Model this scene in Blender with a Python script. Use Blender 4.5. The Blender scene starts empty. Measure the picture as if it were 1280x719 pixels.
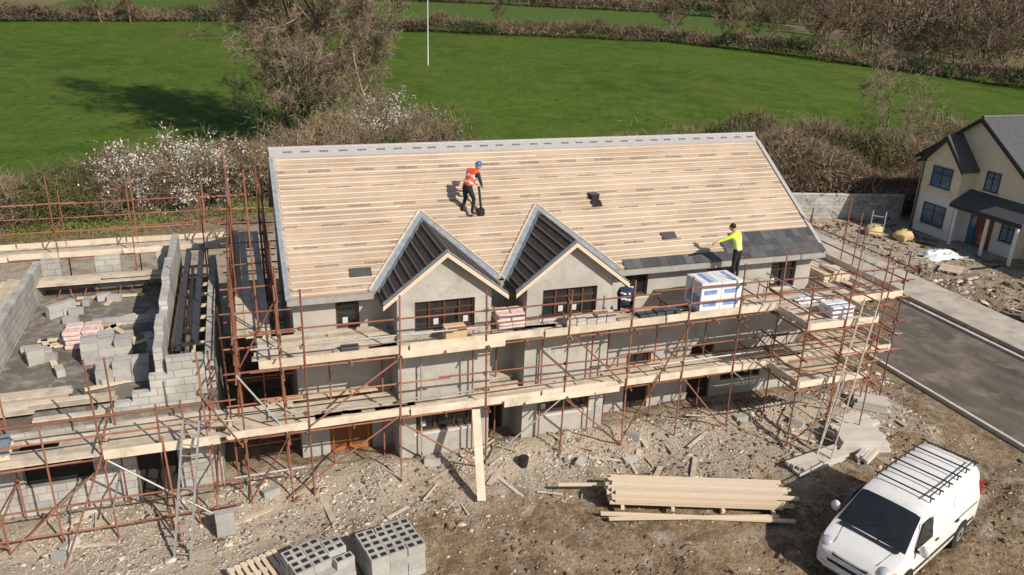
import bpy, math, random
import numpy as np
from mathutils import Vector, Matrix
random.seed(7); rng=np.random.default_rng(7)
sc=bpy.context.scene
U=random.uniform
# ------------------------------------------------------------------ materials
def mat(name,c1,c2=None,rough=.85,ns=3.,bump=.0,bs=30.,rw=.5,metal=0.,spec=.3,detail=6.,aniso=None,dirt=None):
    m=bpy.data.materials.new(name);m.use_nodes=True;nt=m.node_tree;N=nt.nodes;L=nt.links
    b=N["Principled BSDF"];b.inputs["Roughness"].default_value=rough;b.inputs["Metallic"].default_value=metal
    b.inputs["Specular IOR Level"].default_value=spec
    if c2 is None:c2=tuple(min(1,c*1.25) for c in c1)
    tc=N.new("ShaderNodeTexCoord");no=N.new("ShaderNodeTexNoise");no.inputs["Scale"].default_value=ns;no.inputs["Detail"].default_value=detail
    if aniso:
        mp=N.new("ShaderNodeMapping");mp.inputs["Scale"].default_value=aniso;L.new(tc.outputs["Object"],mp.inputs[0]);L.new(mp.outputs[0],no.inputs["Vector"])
    else:L.new(tc.outputs["Object"],no.inputs["Vector"])
    mr=N.new("ShaderNodeMapRange");mr.inputs[1].default_value=.3;mr.inputs[2].default_value=.7;mr.inputs[3].default_value=0;mr.inputs[4].default_value=1-rw
    L.new(no.outputs[0],mr.inputs[0])
    at=N.new("ShaderNodeAttribute");at.attribute_name="rnd"
    ml=N.new("ShaderNodeMath");ml.operation='MULTIPLY_ADD';L.new(at.outputs["Fac"],ml.inputs[0]);ml.inputs[1].default_value=rw;L.new(mr.outputs[0],ml.inputs[2])
    mx=N.new("ShaderNodeMixRGB");mx.inputs[1].default_value=(*c1,1);mx.inputs[2].default_value=(*c2,1);L.new(ml.outputs[0],mx.inputs[0])
    out=mx.outputs[0]
    if dirt:
        n3=N.new("ShaderNodeTexNoise");n3.inputs["Scale"].default_value=dirt[1];n3.inputs["Detail"].default_value=9;n3.inputs["Roughness"].default_value=.65;L.new(tc.outputs["Object"],n3.inputs["Vector"])
        m3=N.new("ShaderNodeMapRange");m3.inputs[1].default_value=.5;m3.inputs[2].default_value=.68;m3.inputs[4].default_value=dirt[2];L.new(n3.outputs[0],m3.inputs[0])
        x3=N.new("ShaderNodeMixRGB");L.new(m3.outputs[0],x3.inputs[0]);L.new(out,x3.inputs[1]);x3.inputs[2].default_value=(*dirt[0],1);out=x3.outputs[0]
    L.new(out,b.inputs["Base Color"])
    if bump:
        n2=N.new("ShaderNodeTexNoise");n2.inputs["Scale"].default_value=bs;n2.inputs["Detail"].default_value=5;L.new(tc.outputs["Object"],n2.inputs["Vector"])
        bp=N.new("ShaderNodeBump");bp.inputs["Strength"].default_value=bump;bp.inputs["Distance"].default_value=.03;L.new(n2.outputs[0],bp.inputs["Height"]);L.new(bp.outputs[0],b.inputs["Normal"])
    return m
def node(nt,t,**k):
    n=nt.nodes.new(t)
    for a,b in k.items():setattr(n,a,b)
    return n
def mathn(nt,op,a,b=None,c=None):
    n=nt.nodes.new("ShaderNodeMath");n.operation=op
    for i,x in enumerate((a,b,c)):
        if x is None:continue
        if isinstance(x,(int,float)):n.inputs[i].default_value=x
        else:nt.links.new(x,n.inputs[i])
    return n.outputs[0]
def blockmat(name,c1,c2,mortar,w=.45,h=.225):
    m=bpy.data.materials.new(name);m.use_nodes=True;nt=m.node_tree;L=nt.links
    b=nt.nodes["Principled BSDF"];b.inputs["Roughness"].default_value=.95;b.inputs["Specular IOR Level"].default_value=.1
    tc=node(nt,"ShaderNodeTexCoord");sp=node(nt,"ShaderNodeSeparateXYZ");L.new(tc.outputs["Object"],sp.inputs[0])
    a=mathn(nt,'ADD',sp.outputs[0],sp.outputs[1]);cb=node(nt,"ShaderNodeCombineXYZ");L.new(a,cb.inputs[0]);L.new(sp.outputs[2],cb.inputs[1])
    br=node(nt,"ShaderNodeTexBrick");L.new(cb.outputs[0],br.inputs["Vector"]);br.inputs["Scale"].default_value=1
    br.inputs["Brick Width"].default_value=w;br.inputs["Row Height"].default_value=h;br.inputs["Mortar Size"].default_value=.012;br.inputs["Mortar Smooth"].default_value=.3
    br.inputs["Color1"].default_value=(*c1,1);br.inputs["Color2"].default_value=(*c2,1);br.inputs["Mortar"].default_value=(*mortar,1)
    no=node(nt,"ShaderNodeTexNoise");no.inputs["Scale"].default_value=1.3;no.inputs["Detail"].default_value=7;L.new(tc.outputs["Object"],no.inputs["Vector"])
    mr=node(nt,"ShaderNodeMapRange");mr.inputs[1].default_value=.3;mr.inputs[2].default_value=.7;mr.inputs[3].default_value=.7;mr.inputs[4].default_value=1.15;L.new(no.outputs[0],mr.inputs[0])
    vm=node(nt,"ShaderNodeVectorMath",operation='SCALE');L.new(br.outputs[0],vm.inputs[0]);L.new(mr.outputs[0],vm.inputs["Scale"]);L.new(vm.outputs[0],b.inputs["Base Color"])
    bp=node(nt,"ShaderNodeBump");bp.inputs["Strength"].default_value=.5;bp.inputs["Distance"].default_value=.01;bp.invert=True
    L.new(br.outputs["Fac"],bp.inputs["Height"]);L.new(bp.outputs[0],b.inputs["Normal"])
    return m
M={}
M['render']=mat("cement_render",(.35,.33,.295),(.52,.49,.445),ns=1.1,bump=.3,bs=12,rw=.1,dirt=((.26,.24,.21),2.2,.65))
M['block']=blockmat("concrete_block",(.40,.385,.355),(.50,.48,.445),(.28,.26,.235))
M['blocks']=mat("loose_block",(.31,.30,.28),(.50,.48,.445),ns=6,bump=.4,rw=.6)
M['slab']=mat("floor_slab",(.095,.082,.066),(.21,.185,.155),ns=.9,bump=.2,rw=.1,dirt=((.36,.32,.27),3.,.85))
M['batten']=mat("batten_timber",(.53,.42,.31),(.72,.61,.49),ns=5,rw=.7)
M['battend']=mat("batten_dark",(.13,.10,.08),(.26,.19,.14),ns=5,rw=.7)  # darker brown battens for the bay roofs
M['felt_d']=mat("dark_roof_felt",(.045,.040,.038),(.085,.075,.07),ns=4,rw=.1)
M['valley']=mat("valley_membrane",(.17,.20,.235),(.30,.33,.36),rough=.5,ns=6,rw=.2)
M['ridge']=mat("ridge_membrane",(.30,.29,.295),(.48,.455,.44),rough=.6,ns=8,rw=.1,aniso=(1,8,8))
M['slate']=mat("roof_slate",(.05,.05,.053),(.13,.13,.132),rough=.5,ns=4,rw=.7)
M['timber']=mat("sawn_timber",(.56,.43,.30),(.78,.66,.51),ns=4,rw=.6,aniso=(1,12,12))
M['board']=mat("scaffold_board",(.37,.30,.225),(.72,.62,.49),ns=2.5,rw=.6,dirt=((.26,.22,.18),3.,.6))
M['toe']=mat("toe_board",(.56,.46,.345),(.77,.67,.54),ns=2.5,rw=.5,dirt=((.38,.31,.24),2.,.6))
M['rust']=mat("rusty_tube",(.17,.06,.035),(.38,.17,.105),ns=5,rw=.6,rough=.75)
M['galv']=mat("galvanised_tube",(.35,.34,.33),(.5,.5,.48),ns=5,rw=.4,rough=.5,metal=.4)
M['coup']=mat("coupler_steel",(.12,.07,.05),(.28,.2,.15),rw=.7)
M['frame']=mat("window_frame_brown",(.07,.035,.02),(.13,.06,.035),rough=.4)
M['framew']=mat("window_frame_white",(.7,.7,.68),(.8,.8,.78),rough=.4)
M['glass']=mat("dark_glass",(.015,.018,.02),(.03,.035,.04),rough=.05,spec=.6)
M['glassb']=mat("blue_film_glass",(.03,.10,.18),(.06,.17,.27),rough=.12,spec=.6)
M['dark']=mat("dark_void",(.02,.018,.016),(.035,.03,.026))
M['sill']=mat("concrete_sill",(.5,.49,.46),(.62,.6,.56),rw=.2)
M['door']=mat("timber_door",(.38,.12,.035),(.5,.19,.06),rough=.5,ns=3)
M['doorb']=mat("brown_door",(.17,.06,.025),(.24,.1,.04),rough=.5,ns=3)
M['cream']=mat("cream_render",(.72,.62,.43),(.78,.69,.50),ns=1.5,rw=.1,bump=.1)
M['white']=mat("white_render",(.72,.69,.64),(.80,.77,.72),ns=1.5,rw=.1)
M['conc']=mat("concrete",(.38,.34,.285),(.56,.50,.43),ns=1.2,rw=.25,bump=.3,bs=20,dirt=((.28,.23,.18),1.1,.8))
M['kerb']=mat("kerb_concrete",(.45,.42,.37),(.62,.58,.52),ns=3,rw=.5)
M['asph']=mat("asphalt_dusty",(.08,.066,.053),(.18,.15,.12),ns=.7,rw=.05,bump=.35,bs=60,detail=12,aniso=(1.6,.3,1),dirt=((.27,.22,.165),.9,.8))
M['rock']=mat("limestone_rubble",(.25,.21,.165),(.64,.57,.49),ns=8,rw=.85)
M['clod']=mat("earth_clod",(.11,.075,.045),(.27,.195,.13),ns=8,rw=.8)
M['wrap']=mat("white_plastic_wrap",(.70,.72,.76),(.82,.83,.85),rough=.3,ns=3,bump=.6,bs=7,spec=.5)
M['blue']=mat("blue_print",(.10,.22,.50),(.35,.45,.68),rough=.4,ns=9,rw=.1)
M['card']=mat("cardboard",(.50,.34,.2),(.62,.46,.3),ns=4)
M['pink']=mat("pink_sack",(.58,.34,.31),(.78,.66,.62),ns=7,bump=.5,bs=10,rw=.3)
M['tarp']=mat("dark_tarpaulin",(.03,.04,.09),(.07,.08,.14),rough=.5,bump=.6,bs=8)
M['black']=mat("black_plastic",(.02,.02,.02),(.035,.035,.035),rough=.45)
M['steel']=mat("black_steel",(.035,.035,.038),(.07,.07,.07),rough=.4,spec=.5)
M['yellow']=mat("yellow_sack",(.55,.38,.16),(.70,.54,.30),ns=5,bump=.8,bs=4)
M['bark']=mat("bark_twigs",(.12,.09,.06),(.38,.30,.205),ns=1,rw=.75)
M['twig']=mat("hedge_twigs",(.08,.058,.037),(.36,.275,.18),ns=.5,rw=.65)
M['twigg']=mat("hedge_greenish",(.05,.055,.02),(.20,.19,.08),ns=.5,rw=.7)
M['ivy']=mat("ivy_leaves",(.035,.05,.018),(.10,.12,.045),ns=1,rw=.7)
M['blos']=mat("white_blossom",(.62,.58,.52),(.85,.82,.77),ns=2,rw=.8)
M['wood']=mat("distant_wood",(.065,.045,.03),(.28,.205,.135),ns=.12,rw=.5)
M['woodg']=mat("distant_evergreen",(.02,.035,.012),(.09,.11,.04),ns=.12,rw=.5)
M['grasst']=mat("rough_grass",(.10,.12,.035),(.27,.26,.10),ns=1,rw=.7)
M['paint']=mat("white_vehicle_paint",(.77,.76,.74),(.81,.80,.78),rough=.28,spec=.5,ns=2,rw=0,dirt=((.60,.54,.46),1.5,.4))
M['tyre']=mat("tyre_rubber",(.02,.02,.02),(.04,.037,.034),rough=.8)
M['hub']=mat("wheel_trim",(.35,.35,.36),(.5,.5,.5),rough=.35,metal=.6)
M['lamp']=mat("headlamp_glass",(.5,.52,.55),(.7,.72,.75),rough=.1,spec=.7,metal=.3)
M['red']=mat("tail_lamp_red",(.4,.02,.02),(.5,.03,.03),rough=.2)
M['amber']=mat("indicator_amber",(.6,.25,.03),(.7,.3,.05),rough=.2)
M['skin']=mat("skin",(.50,.30,.21),(.56,.35,.25),rough=.6)
M['orange']=mat("hi_vis_orange",(.75,.10,.03),(.85,.16,.05),rough=.7,ns=8)
M['lime']=mat("hi_vis_yellow",(.62,.78,.06),(.72,.88,.12),rough=.7,ns=8)
M['refl']=mat("reflective_tape",(.65,.66,.66),(.75,.75,.75),rough=.4)
M['trou']=mat("dark_trousers",(.018,.018,.022),(.04,.04,.045),ns=8)
M['navy']=mat("navy_clothes",(.02,.03,.07),(.04,.06,.12),ns=8)
M['helm']=mat("blue_helmet",(.04,.12,.4),(.05,.15,.45),rough=.35)
M['hair']=mat("dark_hair",(.03,.02,.015),(.05,.035,.025))
M['boot']=mat("work_boot",(.06,.04,.03),(.1,.07,.05))
def membrane():
    m=bpy.data.materials.new("roof_membrane");m.use_nodes=True;nt=m.node_tree;L=nt.links
    b=nt.nodes["Principled BSDF"];b.inputs["Roughness"].default_value=.75
    tc=node(nt,"ShaderNodeTexCoord");sp=node(nt,"ShaderNodeSeparateXYZ");L.new(tc.outputs["Object"],sp.inputs[0])
    x,y=sp.outputs[0],sp.outputs[1]
    no=node(nt,"ShaderNodeTexNoise");no.inputs["Scale"].default_value=.8;no.inputs["Detail"].default_value=7;L.new(tc.outputs["Object"],no.inputs["Vector"])
    mx=node(nt,"ShaderNodeMixRGB");mx.inputs[1].default_value=(.345,.255,.185,1);mx.inputs[2].default_value=(.50,.39,.295,1)
    mr=node(nt,"ShaderNodeMapRange");mr.inputs[1].default_value=.3;mr.inputs[2].default_value=.7;L.new(no.outputs[0],mr.inputs[0]);L.new(mr.outputs[0],mx.inputs[0])
    n2=node(nt,"ShaderNodeTexNoise");n2.inputs["Scale"].default_value=1;n2.inputs["Detail"].default_value=1
    cb=node(nt,"ShaderNodeCombineXYZ");L.new(mathn(nt,'MULTIPLY',x,30.),cb.inputs[0]);L.new(mathn(nt,'MULTIPLY',y,40.),cb.inputs[1]);L.new(cb.outputs[0],n2.inputs["Vector"])
    ink=mathn(nt,'GREATER_THAN',n2.outputs[0],.48)
    row=mathn(nt,'ADD',mathn(nt,'DIVIDE',y,.62),.13)
    fr=mathn(nt,'FRACT',row);flo=mathn(nt,'FLOOR',row)
    band=mathn(nt,'LESS_THAN',mathn(nt,'ABSOLUTE',mathn(nt,'SUBTRACT',fr,.5)),.085)
    wx=mathn(nt,'FRACT',mathn(nt,'ADD',mathn(nt,'DIVIDE',x,1.35),mathn(nt,'MULTIPLY',flo,.37)))
    word=mathn(nt,'LESS_THAN',wx,.5)
    k=mathn(nt,'MULTIPLY',mathn(nt,'MULTIPLY',ink,band),mathn(nt,'MULTIPLY',word,.8))
    lap=mathn(nt,'LESS_THAN',mathn(nt,'FRACT',mathn(nt,'DIVIDE',y,1.24)),.03)
    k=mathn(nt,'MAXIMUM',k,mathn(nt,'MULTIPLY',lap,.4))
    m2=node(nt,"ShaderNodeMixRGB");L.new(k,m2.inputs[0]);L.new(mx.outputs[0],m2.inputs[1]);m2.inputs[2].default_value=(.09,.065,.06,1)
    L.new(m2.outputs[0],b.inputs["Base Color"])
    n4=node(nt,"ShaderNodeTexNoise");n4.inputs["Scale"].default_value=2.5;L.new(tc.outputs["Object"],n4.inputs["Vector"])
    bp=node(nt,"ShaderNodeBump");bp.inputs["Strength"].default_value=.6;bp.inputs["Distance"].default_value=.06;L.new(n4.outputs[0],bp.inputs["Height"]);L.new(bp.outputs[0],b.inputs["Normal"])
    return m
M['memb']=membrane()
# ------------------------------------------------------------------ mesh helpers
class MB:
    def __init__(s):s.v=[];s.f=[];s.m=[];s.r=[]
    def add(s,vs,fs,m=0,r=None):
        o=len(s.v);s.v+= [tuple(v) for v in vs]
        if r is None:r=random.random()
        for f in fs:s.f.append(tuple(i+o for i in f));s.m.append(m);s.r.append(r)
    def box(s,x0,y0,z0,x1,y1,z1,m=0,r=None):
        if x0>x1:x0,x1=x1,x0
        if y0>y1:y0,y1=y1,y0
        if z0>z1:z0,z1=z1,z0
        s.add([(x0,y0,z0),(x1,y0,z0),(x1,y1,z0),(x0,y1,z0),(x0,y0,z1),(x1,y0,z1),(x1,y1,z1),(x0,y1,z1)],
              [(0,3,2,1),(4,5,6,7),(0,1,5,4),(1,2,6,5),(2,3,7,6),(3,0,4,7)],m,r)
    def beam(s,p,q,w,h,m=0,up=(0,0,1),r=None):
        p=Vector(p);q=Vector(q);d=(q-p).normalized();a=d.cross(Vector(up))
        if a.length<1e-4:a=d.cross(Vector((1,0,0)))
        a.normalize();b=a.cross(d).normalized();a*=w/2;b*=h/2
        s.add([p-a-b,p+a-b,p+a+b,p-a+b,q-a-b,q+a-b,q+a+b,q-a+b],[(0,1,2,3),(4,7,6,5),(0,4,5,1),(1,5,6,2),(2,6,7,3),(3,7,4,0)],m,r)
    def cyl(s,p,q,r0,m=0,n=6,r1=None,rr=None):
        p=Vector(p);q=Vector(q);d=(q-p).normalized();a=d.orthogonal().normalized();b=d.cross(a)
        if r1 is None:r1=r0
        vs=[p+(a*math.cos(t)+b*math.sin(t))*r0 for t in [2*math.pi*i/n for i in range(n)]]+[q+(a*math.cos(t)+b*math.sin(t))*r1 for t in [2*math.pi*i/n for i in range(n)]]
        s.add(vs,[(i,(i+1)%n,n+(i+1)%n,n+i) for i in range(n)]+[tuple(range(n-1,-1,-1)),tuple(range(n,2*n))],m,rr)
    def prism(s,pts,vec,m=0,r=None):
        n=len(pts);vec=Vector(vec);vs=[Vector(p) for p in pts]+[Vector(p)+vec for p in pts]
        s.add(vs,[tuple(range(n)),tuple(range(2*n-1,n-1,-1))]+[(i,n+i,n+(i+1)%n,(i+1)%n) for i in range(n)],m,r)
    def rbox(s,c,size,yaw,m=0,r=None,tilt=0):
        R=Matrix.Rotation(yaw,3,'Z')@Matrix.Rotation(tilt,3,'X');c=Vector(c);h=[a/2 for a in size]
        vs=[c+R@Vector((sx*h[0],sy*h[1],sz*h[2])) for sz in(-1,1) for sx,sy in((-1,-1),(1,-1),(1,1),(-1,1))]
        s.add(vs,[(0,3,2,1),(4,5,6,7),(0,1,5,4),(1,2,6,5),(2,3,7,6),(3,0,4,7)],m,r)
    def ell(s,c,rad,m=0,n=10,k=6,r=None,cut=None):
        vs=[];fs=[]
        for i in range(k+1):
            t=math.pi*i/k
            for j in range(n):
                a=2*math.pi*j/n;z=math.cos(t)
                if cut is not None:z=max(z,cut)
                vs.append((c[0]+rad[0]*math.sin(t)*math.cos(a),c[1]+rad[1]*math.sin(t)*math.sin(a),c[2]+rad[2]*z))
        for i in range(k):
            for j in range(n):fs.append((i*n+j,(i+1)*n+j,(i+1)*n+(j+1)%n,i*n+(j+1)%n))
        s.add(vs,fs,m,r)
    def build(s,name,mats,parent=None,smooth=False,angle=40,bevel=0,matrix=None):
        me=bpy.data.meshes.new(name);me.from_pydata(s.v,[],s.f)
        for x in mats:me.materials.append(M[x])
        me.polygons.foreach_set("material_index",s.m)
        a=me.attributes.new("rnd",'FLOAT','FACE');a.data.foreach_set("value",s.r)
        me.update()
        if smooth:
            me.polygons.foreach_set("use_smooth",[True]*len(s.f));me.set_sharp_from_angle(angle=math.radians(angle))
        ob=bpy.data.objects.new(name,me);sc.collection.objects.link(ob)
        if parent:ob.parent=parent
        if matrix is not None:ob.matrix_world=matrix
        if bevel:
            bv=ob.modifiers.new("b",'BEVEL');bv.width=bevel;bv.segments=2;bv.limit_method='ANGLE'
        return ob
def empty(name,loc=(0,0,0)):
    e=bpy.data.objects.new(name,None);sc.collection.objects.link(e);e.location=loc;e.empty_display_size=.3;return e
def wallx(mb,x0,x1,z0,z1,y0,y1,holes,m=0,axis='x'):
    xs=sorted({x0,x1}|{h[0] for h in holes}|{h[1] for h in holes});zs=sorted({z0,z1}|{h[2] for h in holes}|{h[3] for h in holes})
    xs=[x for x in xs if x0<=x<=x1];zs=[z for z in zs if z0<=z<=z1]
    for i in range(len(xs)-1):
        cx=(xs[i]+xs[i+1])/2;run=None
        for j in range(len(zs)):
            solid=False
            if j<len(zs)-1:
                cz=(zs[j]+zs[j+1])/2;solid=not any(h[0]<cx<h[1] and h[2]<cz<h[3] for h in holes)
            if solid and run is None:run=zs[j]
            if not solid and run is not None:
                if axis=='x':mb.box(xs[i],y0,run,xs[i+1],y1,zs[j],m,.5)
                else:mb.box(y0,xs[i],run,y1,xs[i+1],zs[j],m,.5)
                run=None
def window(mb,x0,x1,z0,z1,y,n=2,transom=True,fm=0,gm=1,sm=2):
    mb.box(x0,y+.10,z0,x1,y+.13,z1,gm)
    t=.055
    mb.box(x0,y+.05,z0,x0+t,y+.12,z1,fm);mb.box(x1-t,y+.05,z0,x1,y+.12,z1,fm)
    mb.box(x0+t,y+.05,z0,x1-t,y+.12,z0+t,fm);mb.box(x0+t,y+.05,z1-t,x1-t,y+.12,z1,fm)
    for i in range(1,n):
        x=x0+(x1-x0)*i/n;mb.box(x-.03,y+.055,z0+t,x+.03,y+.12,z1-t,fm)
    if transom:
        z=z0+(z1-z0)*.68
        for i in range(n):
            a=x0+(x1-x0)*i/n+.032;b=x0+(x1-x0)*(i+1)/n-.032;mb.box(a,y+.057,z-.02,b,y+.12,z+.02,fm)
    for i in range(n):
        if random.random()<.5:
            a=x0+(x1-x0)*(i+.3)/n;mb.box(a,y+.094,z0+.12,a+.14,y+.099,z0+.3,sm)
    mb.box(x0-.08,y-.05,z0-.08,x1+.08,y+.1,z0-.003,sm)
# ------------------------------------------------------------------ numpy mesh
def npmesh(name,V,F,mats,mi=None,rnd=None,parent=None):
    me=bpy.data.meshes.new(name);V=np.asarray(V,dtype=np.float32);F=np.asarray(F,dtype=np.int32);k=F.shape[1]
    me.vertices.add(len(V));me.vertices.foreach_set("co",V.ravel())
    me.loops.add(F.size);me.loops.foreach_set("vertex_index",F.ravel())
    me.polygons.add(len(F));me.polygons.foreach_set("loop_start",np.arange(0,F.size,k,dtype=np.int32))
    for x in mats:me.materials.append(M[x])
    if mi is not None:me.polygons.foreach_set("material_index",np.asarray(mi,dtype=np.int32))
    a=me.attributes.new("rnd",'FLOAT','FACE');a.data.foreach_set("value",np.asarray(rnd if rnd is not None else rng.random(len(F)),dtype=np.float32))
    me.update(calc_edges=True);me.validate()
    ob=bpy.data.objects.new(name,me);sc.collection.objects.link(ob)
    if parent:ob.parent=parent
    return ob
def tubes(S,k=3):
    S=np.asarray(S);p0=S[:,:3];p1=S[:,3:6];r0=S[:,6:7];r1=S[:,7:8];d=p1-p0;d/=np.linalg.norm(d,axis=1,keepdims=True)+1e-9
    ref=np.where(np.abs(d[:,2:3])<.9,np.array([[0,0,1.]]),np.array([[1.,0,0]]));a=np.cross(d,ref);a/=np.linalg.norm(a,axis=1,keepdims=True)+1e-9;b=np.cross(d,a)
    n=len(S);V=np.zeros((n,2*k,3))
    for i in range(k):
        t=2*math.pi*i/k;o=a*math.cos(t)+b*math.sin(t);V[:,i]=p0+o*r0;V[:,k+i]=p1+o*r1
    F=[]
    base=(np.arange(n)*2*k)[:,None]
    for i in range(k):
        j=(i+1)%k;F.append(base+np.array([[i,j,k+j]]));F.append(base+np.array([[i,k+j,k+i]]))
    F=np.concatenate(F,0);r=np.tile(rng.random(n),2*k)
    return V.reshape(-1,3),F,r
def gen_tree(rg,h,r,nch=(8,7,6,5),trunk=.35,spread=.9,up=.35,lens=(.5,.5,.5,.5),minr=.008):
    segs=[]
    def grow(p,d,L,r,lev):
        ns=4 if lev==0 else 3
        pts=[p];dirs=[]
        for i in range(ns):
            d=d+rg.normal(0,.09+.06*lev,3);d[2]+=up*.12;d/=np.linalg.norm(d)
            q=pts[-1]+d*L/ns;ra=r*(1-.75*i/ns);rb=r*(1-.75*(i+1)/ns)
            segs.append((*pts[-1],*q,max(ra,minr),max(rb,minr*.75)));pts.append(q);dirs.append(d)
        if lev<len(nch):
            for c in range(nch[lev]):
                f=(trunk if lev==0 else .25)+(1-(trunk if lev==0 else .25))*(c+rg.random())/nch[lev]
                f=min(f,.99);i=int(f*ns);pp=pts[i]+(pts[i+1]-pts[i])*(f*ns-i)
                perp=np.cross(dirs[i],rg.normal(0,1,3));perp/=np.linalg.norm(perp)+1e-9
                dd=dirs[i]*(1-.35*spread)+perp*spread*(.6+.4*rg.random());dd[2]+=up*.5;dd/=np.linalg.norm(dd)
                grow(pp,dd,L*lens[lev]*(.75+.5*rg.random())*(1.1-.45*f),r*(1-.75*f)*.55,lev+1)
    grow(np.zeros(3),np.array([0,0,1.]),h,r,0)
    return np.array(segs)
def slivers(P,D,W):
    n=len(P);s=np.cross(D,rng.normal(0,1,(n,3)));s/=np.linalg.norm(s,axis=1,keepdims=True)+1e-9
    V=np.stack([P-s*W[:,None]/2,P+s*W[:,None]/2,P+D],1).reshape(-1,3)
    F=np.arange(3*n).reshape(-1,3);return V,F
# ------------------------------------------------------------------ terrain
def sstep(x,a,b):
    t=np.clip((x-a)/(b-a),0,1);return t*t*(3-2*t)
def vnoise(x,y,s,seed=0):
    x=x/s;y=y/s;xi=np.floor(x).astype(np.int64);yi=np.floor(y).astype(np.int64);fx=x-xi;fy=y-yi;fx=fx*fx*(3-2*fx);fy=fy*fy*(3-2*fy)
    def h(a,b):
        n=(a*374761393+b*668265263+seed*1442695041)&0x7fffffff;n=((n^(n>>13))*1274126177)&0x7fffffff;return ((n^(n>>16))&0xffff)/65535.
    return (h(xi,yi)*(1-fx)+h(xi+1,yi)*fx)*(1-fy)+(h(xi,yi+1)*(1-fx)+h(xi+1,yi+1)*fx)*fy
HX=[-400,-60,-13,.7,8,14,30,40,54,80,130,400];HY=[16,23,26.5,29,34,35,35.5,33,31.5,36,46,80]
def hedge_y(x):return np.interp(x,HX,HY)
def hz(x,y):
    x=np.asarray(x,float);y=np.asarray(y,float)
    d=np.maximum(0,y-38-np.maximum(0,x-50)*.3)
    z=.05*d*sstep(d,-1,25)
    z=np.minimum(z,22+0*z)
    R=np.hypot(x,y);z=z+75*sstep(R,500,1500)*(.55+.6*vnoise(x,y,500,3))+(vnoise(x,y,60,5)-.5)*1.5*sstep(R,60,120)
    site=1-sstep(y,14,26);road=sstep(x,19.5,21.5)*(1-sstep(x,31,32.5))
    rough=site*(1-road)
    z=z+rough*((vnoise(x,y,2.6,1)-.45)*.18+(vnoise(x,y,.8,2)-.5)*.11+(vnoise(x,y,.33,9)-.5)*.07*(y<2))
    z=z+.22*np.exp(-((y+1.0)/.8)**2)*sstep(x,-9,-7)*(1-sstep(x,18.5,20))*(.4+vnoise(x,y,1.3,4))
    for o in(-.8,.8):
        dd=(y+7.9-.38*(x-14))-o;z=z-.06*np.exp(-(dd/.17)**2)*(x<20)*(x>-2)*(y<-4)
    z=np.where((x>-8.5)&(x<18)&(y>-.3)&(y<11),np.minimum(z,.02),z)
    z=z-road*.06
    return z
def spaced(a,b,st,lo,hi,g=1.13):
    l=list(np.arange(a,b+1e-6,st));s=st;x=b
    while x<hi:s*=g;x+=s;l.append(x)
    s=st;x=a;pre=[]
    while x>lo:s*=g;x-=s;pre.append(x)
    return np.array(pre[::-1]+l)
xs=spaced(-10,31,.13,-2600,3200,1.1);ys=spaced(-11,2,.13,-300,3600,1.07)
X,Y=np.meshgrid(xs,ys);Z=hz(X,Y);nx,ny=len(xs),len(ys)
V=np.stack([X,Y,Z],-1).reshape(-1,3);i0=(np.arange(ny-1)[:,None]*nx+np.arange(nx-1)[None]).ravel();F=np.stack([i0,i0+1,i0+nx+1,i0+nx],1)
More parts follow.
